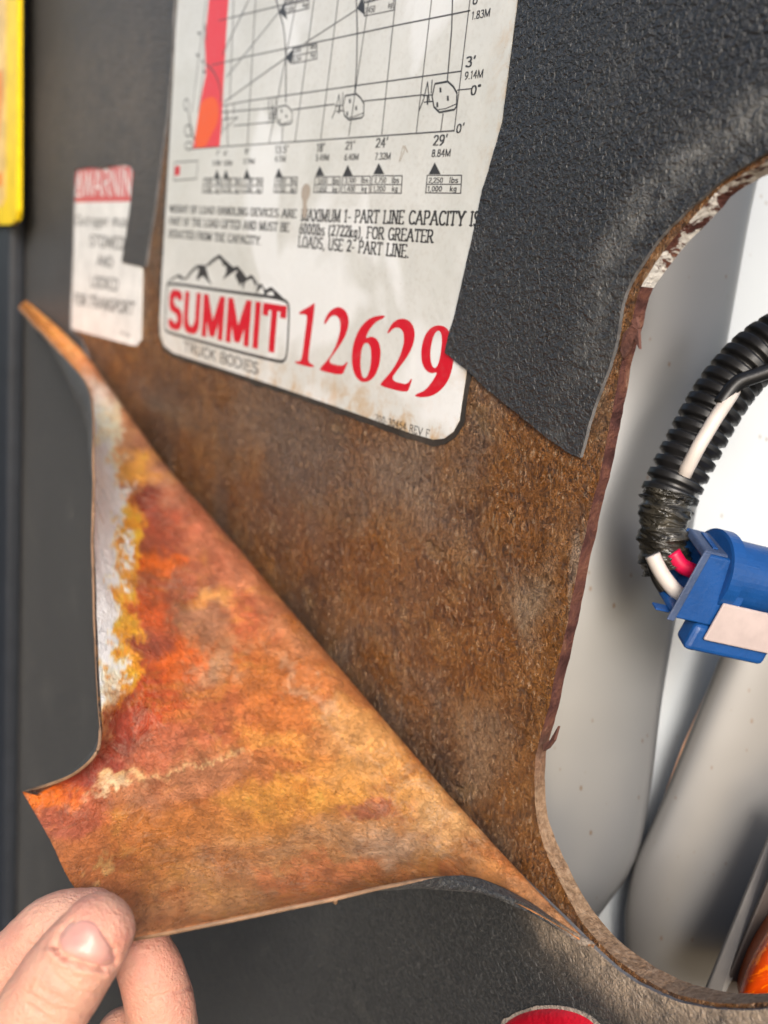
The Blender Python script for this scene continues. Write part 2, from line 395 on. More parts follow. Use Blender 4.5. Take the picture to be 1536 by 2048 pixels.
def grid_slab(name, loop, h0, h1, mats, parent, wearfn, cell=.006, side=1, region=None, bendfn=None):
    """slab whose front is cut into a fine grid so a wear attribute can live on its vertices"""
    bm = bmesh.new()
    pts = [Vector(p) for p in loop]; n = len(pts)
    if region:
        x0, x1, z0, z1 = region
        for gx in np.arange(x0, x1, cell):
            for gz in np.arange(z0, z1, cell): pts.append(Vector((float(gx) + random.uniform(-.1, .1) * cell, float(gz) + random.uniform(-.1, .1) * cell)))
    ov, oe, of = delaunay_2d_cdt(pts, [(k, (k + 1) % n) for k in range(n)], [list(range(n))], 1, 1e-6)[:3]
    vs = [bm.verts.new((p[0], -h1, p[1])) for p in ov]
    for f in of:
        try: bm.faces.new([vs[k] for k in f])
        except Exception: pass
    bmesh.ops.delete(bm, geom=[v for v in bm.verts if not v.link_faces], context='VERTS')
    bmesh.ops.recalc_face_normals(bm, faces=bm.faces)
    if sum(f.normal.y * f.calc_area() for f in bm.faces) > 0: bmesh.ops.reverse_faces(bm, faces=bm.faces)
    for f in bm.faces: f.material_index = 0
    bed = [e for e in bm.edges if e.is_boundary]
    r = bmesh.ops.extrude_edge_only(bm, edges=bed)
    for v in [g for g in r['geom'] if isinstance(g, bmesh.types.BMVert)]: v.co.y = -h0
    for f in [g for g in r['geom'] if isinstance(g, bmesh.types.BMFace)]: f.material_index = side
    off = parent.matrix_world.translation if parent else Vector()
    ws = [wearfn(v.co) for v in bm.verts] if wearfn else None
    for v in bm.verts: v.co -= off
    me = bpy.data.meshes.new(name); bm.to_mesh(me); bm.free()
    for m in mats: me.materials.append(m)
    if ws:
        a = me.attributes.new('wear', 'FLOAT', 'POINT'); a.data.foreach_set('value', ws)
    o = bpy.data.objects.new(name, me); COL.objects.link(o)
    if parent: o.parent = parent
    return o
edgeline = [Vector((x, z)) for x, z in [xz(*p) for p in catmull(VR[1:], 3)]]
def dseg(p, line):
    best = 9
    for a, b in zip(line[:-1], line[1:]):
        d = b - a; t = max(0, min(1, (p - a).dot(d) / max(d.dot(d), 1e-12))); best = min(best, (p - a - d * t).length)
    return best
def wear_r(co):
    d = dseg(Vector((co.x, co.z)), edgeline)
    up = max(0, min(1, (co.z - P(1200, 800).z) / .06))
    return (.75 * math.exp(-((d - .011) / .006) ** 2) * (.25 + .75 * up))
p1 = P(1000, 0); p2 = P(1600, 950)
o = grid_slab('sheet', lp, .0001, .0016, [M_VRIM, M_EDGE], vright, wear_r, .006, 1, (p1.x, XR, P(1160, 930).z, P(1536, -10).z))

# ------------------------------------------------------------------ lower left vinyl: stuck part and peeled flap
def lerpc(keys, s):
    for (a, va), (b, vb) in zip(keys[:-1], keys[1:]):
        if s <= b:
            t = (s - a) / (b - a); return tuple(x + (y - x) * t for x, y in zip(va, vb))
    return keys[-1][1]
SK = [(0, (50, 600)), (.06, (110, 648)), (.12, (172, 708)), (.17, (222, 780)), (.27, (330, 930)), (.38, (480, 1100)), (.47, (600, 1243)), (.60, (760, 1430)), (.72, (900, 1592)),
      (.82, (1000, 1702)), (.90, (1075, 1782)), (1.0, (1185, 1893))]
# outer outline with heights over the panel
OK_ = [(0, (36, 612, .040)), (.05, (100, 682, .055)), (.09, (160, 748, .066)), (.12, (186, 805, .075)), (.19, (190, 960, .094)), (.29, (188, 1160, .110)), (.40, (196, 1400, .126)),
       (.445, (203, 1468, .130)), (.480, (192, 1512, .134)), (.515, (150, 1552, .139)), (.548, (98, 1572, .144)), (.580, (45, 1583, .1475)),
       (.615, (100, 1680, .1475)), (.645, (152, 1780, .1475)), (.685, (262, 1876, .1450)), (.73, (450, 1838, .124)), (.772, (660, 1796, .094)), (.80, (780, 1768, .072)),
       (.84, (880, 1751, .048)), (.885, (965, 1764, .028)), (.93, (1050, 1806, .013)), (.97, (1120, 1853, .006)), (1.0, (1190, 1898, .0028))]
def _dense(keys):
    return [(float(q[0]), tuple(float(v) for v in q[1:])) for q in catmull([(k, *v) for k, v in keys], 5)]
_c1 = [k for k, _ in OK_].index(.58); _c2 = [k for k, _ in OK_].index(.685)
OK_ = _dense(OK_[:_c1 + 1])[:-1] + _dense(OK_[_c1:_c2 + 1])[:-1] + _dense(OK_[_c2:])
RK = [(0, (.0015,)), (.12, (.008,)), (.35, (.020,)), (.6, (.020,)), (.8, (.008,)), (.92, (.003,)), (1.0, (.0010,))]
NS, NA, NB = 260, 22, 150
srows = sorted(set([i / NS for i in range(NS + 1)] + [k for k, _ in OK_]))
def smoothcurve(keys, s, w=.012):
    a = np.zeros(len(keys[0][1]))
    for d in (-1, -.5, 0, .5, 1): a += np.array(lerpc(keys, min(1, max(0, s + d * w))))
    return a / 5
rows = []; attach = []
Nw = Vector((0, -1, 0))
for s in srows:
    S0 = smoothcurve(SK, max(0, s - .02), 0.01); S1 = smoothcurve(SK, min(1, s + .02), .01)
    Sp = smoothcurve(SK, s)
    fd = (P(*S1) - P(*S0)).normalized()                      # along the fold, in the panel plane
    a = fd.cross(Nw).normalized()
    if a.z < 0: a = -a                                       # towards upper right
    r = lerpc(RK, s)[0]
    v = Vector(CAM) - P(*Sp); va = v.dot(a); vh = v.dot(Nw); e = math.atan2(vh, va)
    e = max(.12, min(1.45, e)); ph0 = e - math.pi / 2
    Q = P(Sp[0], Sp[1], r * (1 - math.cos(e)) + .0025)
    C = Q - a * (r * math.cos(ph0)) - Nw * (r * math.sin(ph0))
    st = -math.pi / 2 if s > .115 else ph0 - .15
    end = .45
    line = []
    for k in range(NA + 1):
        ph = st + (end - st) * k / NA
        line.append(C + a * (r * math.cos(ph)) + Nw * (r * math.sin(ph)))
    attach.append((s, C + a * 0 - Nw * r))
    kx = [q for q, _ in OK_]
    ow = .004 if (s < .42 or s > .72) and True else 0
    Ov = smoothcurve(OK_, s, ow) if ow else np.array(lerpc(OK_, s))
    O = P(*Ov)
    T = (-a * math.sin(end) + Nw * math.cos(end)); A0 = line[-1]; D = (O - A0); L = D.length
    b1 = A0 + T * min(L * .24, r * 1.3); vw = (Vector(CAM) - O).normalized(); b2 = O - D * .36 + vw * L * .045
    for k in range(1, NB + 1):
        t = k / NB
        line.append(A0 * (1 - t) ** 3 + b1 * 3 * t * (1 - t) ** 2 + b2 * 3 * t * t * (1 - t) + O * t ** 3)
    rows.append(line)
NT_ = NA + NB + 1; NR = len(rows)
V = np.array([[tuple(p) for p in r] for r in rows])
wt_ = np.clip((np.arange(NT_) - NA + 4) / 14., 0, 1)[None, :, None]      # let the sheet settle like a stretched skin
for _ in range(900):
    avg = V.copy()
    avg[1:-1, 1:-1] = (V[:-2, 1:-1] * 1.6 + V[2:, 1:-1] * 1.6 + V[1:-1, :-2] + V[1:-1, 2:]) / 5.2
    V = V + (avg - V) * wt_
# normals on the rusty (camera) side
du = np.gradient(V, axis=0); dv = np.gradient(V, axis=1)
nn = np.cross(du, dv); nn /= (np.linalg.norm(nn, axis=2, keepdims=True) + 1e-12)
ctr = V[NR // 2, NT_ // 2]
if np.dot(nn[NR // 2, NT_ // 2], CAM - ctr) < 0: nn = -nn
# gentle dents and creases in the sheet
for i in range(NR):
    for j in range(NA, NT_):
        p = Vector(V[i, j]); f = min(1, (j - NA) / 40) * min(1, (NT_ - 1 - j) / 20 + .25)
        V[i, j] += nn[i, j] * f * (.0022 * noise.noise(p * 22) + .0009 * noise.noise(p * 70))
# stain colours: patches that belong to the sheet, laid out over it
BL = [  # (x, y, rx, ry, rot deg, colour, weight)
    (560, 1300, 160, 160, 0, (.50, .19, .05), 1), (300, 900, 150, 60, 50, (.48, .25, .15), 1.6), (430, 1090, 180, 45, 50, (.48, .20, .11), 1.8), (560, 1240, 160, 34, 50, (.52, .28, .16), 1.2),
    (205, 700, 90, 40, 50, (.62, .24, .08), 1.6), (100, 660, 90, 40, 50, (.80, .36, .10), 2.5), (215, 855, 22, 40, 0, (.80, .70, .45), 3), (196, 1040, 31, 160, 0, (.97, .96, .88), 8), (330, 1545, 130, 4, -14, (.75, .52, .27), 2.6), (230, 1580, 50, 7, -16, (.72, .56, .36), 2.6), (185, 1730, 40, 5, -55, (.72, .50, .20), 3), (192, 1240, 27, 150, 0, (.97, .95, .86), 8),
    (250, 930, 38, 22, 30, (.80, .42, .08), 3), (268, 870, 30, 20, 40, (.62, .36, .16), 1.6), (205, 1400, 12, 70, 0, (.72, .45, .15), 3),
    (256, 1080, 16, 90, 0, (.97, .45, .04), 3), (252, 1220, 16, 90, 5, (.97, .46, .05), 3), (240, 1370, 14, 50, 10, (.92, .42, .04), 3), (262, 930, 40, 26, 30, (.84, .42, .08), 2.5),
    (300, 1000, 58, 34, 20, (.26, .055, .03), 3), (345, 1040, 60, 40, 20, (.38, .10, .05), 2.2), (310, 1120, 40, 26, 0, (.70, .17, .02), 2.6), (330, 1080, 60, 30, 0, (.30, .10, .06), 2),
    (300, 1190, 50, 26, 10, (.52, .12, .03), 2.4), (360, 1170, 70, 34, 0, (.36, .14, .08), 2.0), (400, 1240, 80, 40, 0, (.42, .24, .15), 1.6), (430, 1330, 60, 34, -30, (.48, .33, .21), 1.8), (640, 1420, 200, 12, 50, (.60, .40, .26), 1.4), (600, 1690, 260, 50, -8, (.62, .33, .14), 1.0), (560, 1480, 160, 20, 20, (.70, .34, .09), 1.4), (330, 1240, 36, 30, 0, (.60, .12, .03), 2.2),
    (300, 1300, 46, 30, 0, (.34, .10, .06), 2.2), (360, 1340, 60, 40, 0, (.66, .16, .03), 2.6), (300, 1400, 60, 50, 0, (.45, .09, .03), 2.4), (440, 1200, 40, 26, 0, (.70, .38, .12), 1.6), (500, 1240, 46, 50, 30, (.42, .11, .05), 2.0),
    (240, 1460, 40, 60, 10, (.27, .055, .035), 3.0), (180, 1550, 60, 24, -20, (.24, .05, .035), 3.2), (90, 1590, 50, 16, -10, (.66, .18, .02), 2.6), (120, 1640, 80, 26, -8, (.38, .12, .06), 2.4),
    (320, 1480, 90, 34, -15, (.40, .15, .08), 2.2), (430, 1440, 80, 40, -10, (.44, .15, .06), 2.0), (360, 1560, 100, 34, -15, (.46, .22, .11), 2.0), (540, 1420, 90, 50, 0, (.50, .19, .05), 1.8),
    (620, 1590, 110, 24, -8, (.74, .36, .085), 2.4), (520, 1660, 90, 26, -8, (.66, .30, .08), 1.6), (760, 1560, 90, 36, 10, (.68, .36, .12), 2.0), (700, 1480, 90, 40, 40, (.66, .36, .13), 2.0), (740, 1610, 60, 14, 0, (.38, .15, .08), 1.8),
    (640, 1680, 90, 26, -8, (.52, .32, .17), 1.5), (790, 1690, 80, 26, -5, (.52, .36, .23), 2.0), (600, 1755, 90, 20, -8, (.62, .24, .10), 2.2), (880, 1640, 70, 40, 40, (.62, .38, .17), 2.0), (960, 1730, 70, 30, 40, (.48, .24, .09), 2.0),
    (200, 1720, 90, 60, -10, (.44, .17, .05), 2.2), (330, 1700, 90, 50, -10, (.52, .22, .06), 2.0), (420, 1800, 100, 30, -8, (.56, .30, .13), 2.0), (300, 1840, 60, 30, 0, (.42, .20, .08), 2.0), (1100, 1820, 60, 30, 40, (.44, .25, .12), 2)]
pp = V.reshape(-1, 3) - CAM
cc = np.stack([pp[:, 0] * _R[k] - pp[:, 1] * _N[k] - pp[:, 2] * _D[k] for k in range(3)], 1)
PX = 768 + FPX * cc[:, 0] / cc[:, 2]; PY = 1024 + FPX * cc[:, 1] / cc[:, 2]
WX = np.empty(len(PX)); WY = np.empty(len(PX)); WN = np.empty(len(PX))
for i in range(len(PX)):
    q = Vector((PX[i] * .011, PY[i] * .011, 0)); v = noise.noise_vector(q); v2 = noise.noise_vector(q * 3.1 + Vector((5, 3, 1))); v3 = noise.noise_vector(q * 9 + Vector((1, 7, 3))); v4 = noise.noise_vector(q * 24)
    WX[i] = 44 * v[0] + 30 * v2[0] + 20 * v3[0] + 9 * v4[0]; WY[i] = 30 * v[1] + 20 * v2[1] + 14 * v3[1] + 7 * v4[1]; WN[i] = v2[2] + .6 * v3[2]
X = PX + WX; Y = PY + WY
num = np.zeros((len(PX), 3)); den = np.full(len(PX), 1e-4)
for (bx, by, rx, ry, rt, c, wt) in BL:
    a = math.radians(rt); dx = X - bx; dy = Y - by
    u = (dx * math.cos(a) + dy * math.sin(a)) / rx; v = (-dx * math.sin(a) + dy * math.cos(a)) / ry
    g = wt * np.exp(-(u * u + v * v) * 1.1) ** 1.0
    g = g ** (1.6 if c[2] < .8 else 1.9)
    num += g[:, None] * np.array(c); den += g
base = np.array([.50, .21, .07])
colr = (num + base * .05) / (den + .05)[:, None]
colr = colr ** np.array([1.0, 1.16, 1.20]) * 1.22; colr *= (1 + .34 * WN * (colr[:, 2] < .5))[:, None]
colr = np.clip(colr, .01, .97)
tt = np.tile(np.arange(NT_), NR).reshape(NR, NT_); ss = np.array(srows)[:, None] * np.ones((1, NT_))
mg = ((tt > NT_ - 4) & (ss > .13) & (ss < .58)).reshape(-1)
colr[mg] = (.02, .02, .02)
front = V - nn * .0012
allv = np.concatenate([V.reshape(-1, 3), front.reshape(-1, 3)])
NV = NR * NT_
fs = []; mi = []
for i in range(NR - 1):
    for j in range(NT_ - 1):
        a = i * NT_ + j; q = (a, a + 1, a + NT_ + 1, a + NT_)
        fs.append(q); mi.append(0); fs.append(tuple(x + NV for x in reversed(q))); mi.append(1)
border = [i * NT_ + NT_ - 1 for i in range(NR)]
for a, b in zip(border[:-1], border[1:]): fs.append((a, a + NV, b + NV, b)); mi.append(2)
for i in (0, NR - 1):
    for j in range(NT_ - 1):
        a = i * NT_ + j; fs.append((a, a + 1, a + 1 + NV, a + NV)); mi.append(2)
vleft = empty('vinyl_covering', P(600, 1990, 0), 'large black vinyl covering peeled back at its corner to show its rusty orange underside', 'vinyl')
flap = mesh('peeled_flap', allv, fs, [M_FLAP, M_VLEFT, M_FEDGE], vleft, mi, True, label='peeled corner folded over, mottled orange and maroon rust on its adhesive side')
ca = flap.data.color_attributes.new('stain', 'FLOAT_COLOR', 'POINT')
cf = np.ones((NV * 2, 4)); cf[:NV, :3] = colr; cf[NV:, :3] = colr
ca.data.foreach_set('color', cf.reshape(-1))
wa_ = flap.data.attributes.new('wear', 'FLOAT', 'POINT'); wv0 = np.clip((ss.reshape(-1) - .955) / .04, 0, .8); wa_.data.foreach_set('value', np.concatenate([wv0, wv0]))
fix_normals(flap)
# small torn nib on the lower edge
# stuck part of the covering
att = [(p.x, p.z) for s, p in attach if .115 < s < .955][::6]
VL_low = roughen(catmull([(1197, 1904), (1256, 1953), (1322, 1989), (1388, 2011), (1476, 2020), (1536, 2017), (1620, 2003), (1700, 1980)], 4), 1.6, 8)
VL_up = roughen([(352, -60), (349, 0), (345, 110), (334, 235), (325, 300), (309, 420), (291, 533)], .8, 8) + roughen([(289, 534), (243, 524)], .8, 8) + \
        roughen([(244, 520), (258, 430), (267, 345), (262, 333), (250, 328), (232, 330), (205, 337), (180, 334), (152, 340), (150, 352), (146, 500), (140, 640), (142, 662), (160, 676), (178, 720)], .8, 8)
lp = [xz(*p, .0014) for p in VL_up] + att + [xz(*p, .0014) for p in VL_low]
lp = [(min(x, XR - .012), z) for x, z in lp]
zlast = lp[-1][1]
lp = [(lp[0][0], ZT - .15)] + lp + [(XR - .012, zlast - .001), (XR - .012, ZB + .1), (XL + .5, ZB + .1), (XL + .5, ZT - .15)]
rimline = [Vector((x, z)) for x, z in [xz(*p) for p in [(1110, 1835), (1197, 1904), (1256, 1953), (1322, 1989), (1388, 2011), (1536, 2020), (1700, 1980)]]]
browns = [(P(205, 160), .09, .07), (P(60, 250), .2, .06), (P(290, 200), .05, .08)]
def wear_l(co):
    p = Vector((co.x, co.z)); d = dseg(p, rimline)
    w_ = math.exp(-(d / .0105) ** 2) * 1.05
    for b, rx, rz in browns: w_ += .13 * math.exp(-((co.x - b.x) / rx) ** 2 - ((co.z - b.z) / rz) ** 2)
    return min(1, w_)
o = grid_slab('stuck_sheet', lp, .0001, .0016, [M_VLEFT, M_EDGE], vleft, wear_l, .012, 1, (P(0, 0).x, XR, P(1100, 2100).z, P(300, -20).z))

# ------------------------------------------------------------------ stroke lettering
def arc(cx, cy, rx, ry, a0, a1, n=9):
    return [(cx + rx * math.cos(math.radians(a0 + (a1 - a0) * k / n)), cy + ry * math.sin(math.radians(a0 + (a1 - a0) * k / n))) for k in range(n + 1)]
G = {}
def g(ch, w, *st): G[ch] = (w, st)
g('A', .74, [(0, 0), (.36, 1)], [(.36, 1), (.74, 0)], [(.13, .34), (.61, .34)])
g('B', .58, [(.05, 0), (.05, 1)], [(.05, 1), (.3, 1)] + arc(.3, .76, .24, .24, 90, -90) + [(.05, .52)], [(.3, .52)] + arc(.3, .26, .28, .26, 90, -90) + [(.05, 0)])
g('C', .62, arc(.36, .5, .34, .5, 42, 318, 14))
g('D', .64, [(.05, 0), (.05, 1)], [(.05, 1), (.25, 1)] + arc(.25, .5, .38, .5, 90, -90, 12) + [(.05, 0)])
g('E', .54, [(.05, 0), (.05, 1)], [(.05, 1), (.52, 1), (.52, .86)], [(.05, .52), (.4, .52)], [(.05, 0), (.54, 0), (.54, .15)])
g('F', .52, [(.05, 0), (.05, 1)], [(.05, 1), (.52, 1), (.52, .86)], [(.05, .52), (.4, .52)])
g('G', .68, arc(.36, .5, .34, .5, 45, 355, 14), [(.66, .46), (.66, .05)], [(.45, .44), (.68, .44)])
g('H', .66, [(.06, 0), (.06, 1)], [(.6, 0), (.6, 1)], [(.06, .52), (.6, .52)])
g('I', .14, [(.07, 0), (.07, 1)])
g('K', .62, [(.06, 0), (.06, 1)], [(.58, 1), (.08, .42)], [(.22, .58), (.62, 0)])
g('L', .52, [(.05, 0), (.05, 1)], [(.05, 0), (.52, 0), (.52, .16)])
g('M', .84, [(.06, 0), (.06, 1)], [(.06, 1), (.42, .05)], [(.42, .05), (.78, 1)], [(.78, 1), (.78, 0)])
g('N', .66, [(.06, 0), (.06, 1)], [(.06, 1), (.6, 0)], [(.6, 0), (.6, 1)])
g('O', .70, arc(.35, .5, .34, .5, 0, 360, 18))
g('P', .56, [(.05, 0), (.05, 1)], [(.05, 1), (.28, 1)] + arc(.28, .74, .27, .26, 90, -90) + [(.05, .48)])
g('R', .62, [(.05, 0), (.05, 1)], [(.05, 1), (.28, 1)] + arc(.28, .75, .26, .25, 90, -90) + [(.05, .5)], [(.28, .5), (.62, 0)])
g('S', .52, arc(.26, .75, .23, .25, 30, 245, 9) + arc(.26, .25, .25, .25, 65, -150, 9))
g('T', .62, [(.31, 0), (.31, 1)], [(0, .86), (0, 1), (.62, 1), (.62, .86)])
g('U', .66, [(.06, 1), (.06, .3)] + arc(.33, .3, .27, .3, 180, 360, 10) + [(.6, 1)])
g('V', .70, [(0, 1), (.35, 0)], [(.35, 0), (.7, 1)])
g('W', .96, [(0, 1), (.24, 0)], [(.24, 0), (.48, .95)], [(.48, .95), (.72, 0)], [(.72, 0), (.96, 1)])
g('X', .68, [(.02, 1), (.66, 0)], [(.66, 1), (.02, 0)])
g('Y', .66, [(0, 1), (.33, .45)], [(.66, 1), (.33, .45)], [(.33, .45), (.33, 0)])
g('0', .50, arc(.25, .5, .22, .5, 0, 360, 16))
g('1', .30, [(.17, 0), (.17, 1)], [(.17, 1), (.02, .84)])
g('2', .50, arc(.25, .74, .22, .26, 165, -30, 9) + [(.03, .05), (.5, .05)])
g('²', .50, arc(.25, .74, .22, .26, 165, -30, 9) + [(.05, .08)], [(.0, .05), (.5, .05)], [(.03, .13), (.5, .13)])
g('3', .50, arc(.24, .76, .2, .24, 150, -90, 9), arc(.24, .27, .24, .27, 90, -150, 9))
g('4', .52, [(.38, 0), (.38, 1)], [(.38, 1), (.02, .3), (.52, .3)])
g('5', .50, [(.46, 1), (.08, 1), (.05, .56)] + arc(.24, .32, .24, .32, 120, -150, 9))
g('6', .50, [(.42, .98), (.2, .8)] + arc(.26, .3, .23, .3, 150, 510, 14))
g('7', .50, [(.02, 1), (.48, 1), (.18, 0)])
g('8', .50, arc(.25, .76, .19, .24, -90, 270, 12), arc(.25, .26, .23, .26, 90, 450, 12))
g('9', .50, arc(.25, .7, .22, .3, -30, 330, 14), [(.47, .7), (.42, .3), (.12, 0)])
g('.', .14, [(.07, .02), (.07, .06)])
g(',', .14, [(.09, .06), (.09, .0), (.03, -.14)])
g('-', .34, [(.04, .38), (.3, .38)])
g("'", .16, [(.10, 1.02), (.05, .78)])
g('o', .22, arc(.11, .9, .09, .1, 0, 360, 8))
g('(', .26, arc(.32, .42, .26, .62, 120, 240, 8))
g(')', .26, arc(-.06, .42, .26, .62, 60, -60, 8))
g('!', .66, [(.0, 0), (.33, 1)], [(.33, 1), (.66, 0)], [(.66, 0), (0, 0)], [(.33, .28), (.33, .7)])
g('l', .14, [(.07, 0), (.07, 1)])
g('b', .46, [(.05, 0), (.05, 1)], arc(.24, .33, .2, .33, 150, -150, 10))
g('s', .38, arc(.19, .5, .15, .16, 40, 250, 7) + arc(.19, .17, .17, .17, 70, -150, 7))
g('k', .46, [(.05, 0), (.05, 1)], [(.4, .64), (.07, .26)], [(.16, .38), (.44, 0)])
g('g', .46, arc(.22, .34, .18, .3, 20, 340, 10), [(.41, .64), (.41, -.05)] + arc(.22, -.08, .19, .2, 0, -150, 6))
g('u', .46, [(.05, .64), (.05, .2)] + arc(.22, .2, .17, .2, 180, 360, 6) + [(.39, .64), (.39, 0)])
g('t', .30, [(.12, .9), (.12, .1), (.26, 0)], [(0, .64), (.28, .64)])
g('r', .32, [(.05, 0), (.05, .64)], arc(.22, .4, .17, .24, 170, 60, 5))
g('i', .14, [(.07, 0), (.07, .64)], [(.07, .84), (.07, .9)])
g('e', .44, [(.05, .34), (.39, .34)] + arc(.22, .33, .18, .32, 5, 320, 10))
g('m', .66, [(.05, 0), (.05, .64)], arc(.19, .45, .14, .19, 180, 0, 6) + [(.33, 0)], arc(.47, .45, .14, .19, 180, 0, 6) + [(.61, 0)])
g(' ', .30)
class Ink:
    """collects flat ink pieces in a plane given by origin O, in-plane axes U, V and normal Nn; each piece sits a hair above the last"""
    def __init__(s, h=0.0): s.v = []; s.f = []; s.k = 0; s.h = h
    def poly(s, pts, place):
        pts = [p for i, p in enumerate(pts)]
        tri = tessellate_polygon([[Vector((p[0], p[1], 0)) for p in pts]])
        o = len(s.v); z = s.h + s.k * 2.5e-6; s.k = (s.k + 1) % 12
        for p in pts: s.v.append(place(p[0], p[1], z))
        for t in tri: s.f.append(tuple(o + i for i in t))
    def stroke(s, pts, nw, nh, place):
        for (x0, y0), (x1, y1) in zip(pts[:-1], pts[1:]):
            c = [(x + sx * nw / 2, y + sy * nh / 2) for x, y in ((x0, y0), (x1, y1)) for sx in (-1, 1) for sy in (-1, 1)]
            s.poly(hull(c), place)
def hull(p):
    p = sorted(set((round(a, 7), round(b, 7)) for a, b in p))
    def half(q):
        r = []
        for a in q:
            while len(r) > 1 and (r[-1][0] - r[-2][0]) * (a[1] - r[-2][1]) - (r[-1][1] - r[-2][1]) * (a[0] - r[-2][0]) <= 1e-12: r.pop()
            r.append(a)
        return r
    a = half(p); b = half(p[::-1]); return a[:-1] + b[:-1]
def panel_place(x, z, h): return (x, -h, z)
def text_on(inkobj, txt, a, b, top, nib=(.12, .12), serif=False, track=.14, hgt=None, place3=None):
    """txt runs from pixel a to pixel b (baseline); top = pixel of the cap top over a"""
    A = Vector(xz(*a)); B = Vector(xz(*b)); T = Vector(xz(*top))
    cap = T.y - A.y
    U = (B - A)
    wd = sum(G[c][0] + track for c in txt) - track
    sc = U.length / wd
    U.normalize()
    rel = sc / cap
    def place(x, y, z): q = A + U * (x * sc) + Vector((0, 1)) * (y * cap); return (q.x, -z, q.y)
    x = 0
    for c in txt:
        w_, st = G[c]
        nw = nib[0] / max(rel, .2) if False else nib[0]
        for s_ in st:
            pts = [(x + px_, py_) for px_, py_ in s_]
            inkobj.stroke(pts, nw, nib[1], place)
            if serif and len(s_) == 2:
                (x0, y0), (x1, y1) = s_
                if abs(y1 - y0) > .3:
                    for (xx, yy) in s_:
                        if yy < .02 or yy > .98: inkobj.stroke([(x + xx - nib[0] * .95, max(nib[1] / 2, min(1 - nib[1] / 2, yy))), (x + xx + nib[0] * .95, max(nib[1] / 2, min(1 - nib[1] / 2, yy)))], .02, nib[1], place)
        x += w_ + track
def pxpoly(i, pts, sm=0):
    q = chaikin(pts, sm) if sm else pts
    i.poly([xz(*p) for p in q], panel_place)
def pxline(i, pts, wpx, sm=False):
    """line of true width: wpx photo pixels measured upright at its start"""
    x0, y0 = pts[0]; wpx = wpx * (1.45 if abs(pts[-1][1] - y0) > 2 * abs(pts[-1][0] - x0) else .9); wd = abs(xz(x0, y0 - wpx / 2)[1] - xz(x0, y0 + wpx / 2)[1])
    if sm: pts = catmull(pts, 5)
    q = [xz(*p) for p in pts]
    for a, b in zip(q[:-1], q[1:]):
        d = Vector((b[0] - a[0], b[1] - a[1]))
        if d.length < 1e-7: continue
        n_ = Vector((-d.y, d.x)).normalized() * wd / 2; e_ = d.normalized() * wd * .25
        i.poly([(a[0] + n_.x - e_.x, a[1] + n_.y - e_.y), (b[0] + n_.x + e_.x, b[1] + n_.y + e_.y), (b[0] - n_.x + e_.x, b[1] - n_.y + e_.y), (a[0] - n_.x - e_.x, a[1] - n_.y - e_.y)], panel_place)
def done(i, name, mat, parent, label=None):
    me = mesh(name, i.v, i.f, mat, parent, label=label)
    bm = bmesh.new(); bm.from_mesh(me.data)
    bm.faces.ensure_lookup_table()
    for f in bm.faces:
        if f.normal.y > 0: f.normal_flip()
    bm.to_mesh(me.data); bm.free(); return me

# ------------------------------------------------------------------ load chart decal
DH = .0006
chart = empty('load_chart_decal', P(620, 780, 0), 'large worn white crane load chart decal with red numbers 12629', 'decal')
dl = [(372, -300), (357, 0), (340, 300), (325, 560), (321, 640), (322, 672), (330, 692), (348, 706), (420, 729), (560, 774), (700, 822), (820, 865), (868, 879), (890, 877), (908, 864), (920, 842), (926, 800), (948, 660), (995, 330), (1037, 0), (1075, -300)]
dlw = [xz(*p) for p in dl]
def wear_d(co):
    e = [Vector(xz(*p)) for p in [(322, 672), (348, 706), (560, 774), (700, 822), (868, 879), (908, 864), (926, 800)]]
    d = dseg(Vector((co.x, co.z)), e); e2 = [Vector(xz(*p)) for p in [(995, 330), (1010, 200), (1037, 0)]]
    d2 = dseg(Vector((co.x, co.z)), e2)
    return min(1, math.exp(-(d / .012) ** 2) * 1.1 * (.35 + .65 * min(1, max(0, (co.x - P(450, 740).x) / .1))) + .7 * math.exp(-(d2 / .007) ** 2))
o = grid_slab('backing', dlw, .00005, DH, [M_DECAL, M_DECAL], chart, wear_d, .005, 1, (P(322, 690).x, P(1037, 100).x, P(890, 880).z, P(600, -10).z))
cen = Vector(xz(600, 400))
def grow(pts, d):
    out = []; n = len(pts)
    for i in range(n):
        a = Vector(pts[i - 1]); b = Vector(pts[i]); c = Vector(pts[(i + 1) % n])
        t = ((b - a).normalized() + (c - b).normalized()).normalized(); nn_ = Vector((t.y, -t.x))
        if nn_.dot(b - cen) < 0: nn_ = -nn_
        k = d * (1 + .55 * noise.noise(Vector((b.x * 60, b.y * 60, 0))))
        out.append((b.x + nn_.x * k, b.y + nn_.y * k))
    return out
dense = []
for a, b in zip(dlw, dlw[1:] + dlw[:1]):
    n = max(1, int((Vector(b) - Vector(a)).length / .004))
    for k in range(n): dense.append((a[0] + (b[0] - a[0]) * k / n, a[1] + (b[1] - a[1]) * k / n))
slab('glue_border', [grow(dense, .0028)], .00001, .00030, [M_TAR], chart)
IH = DH + .00006
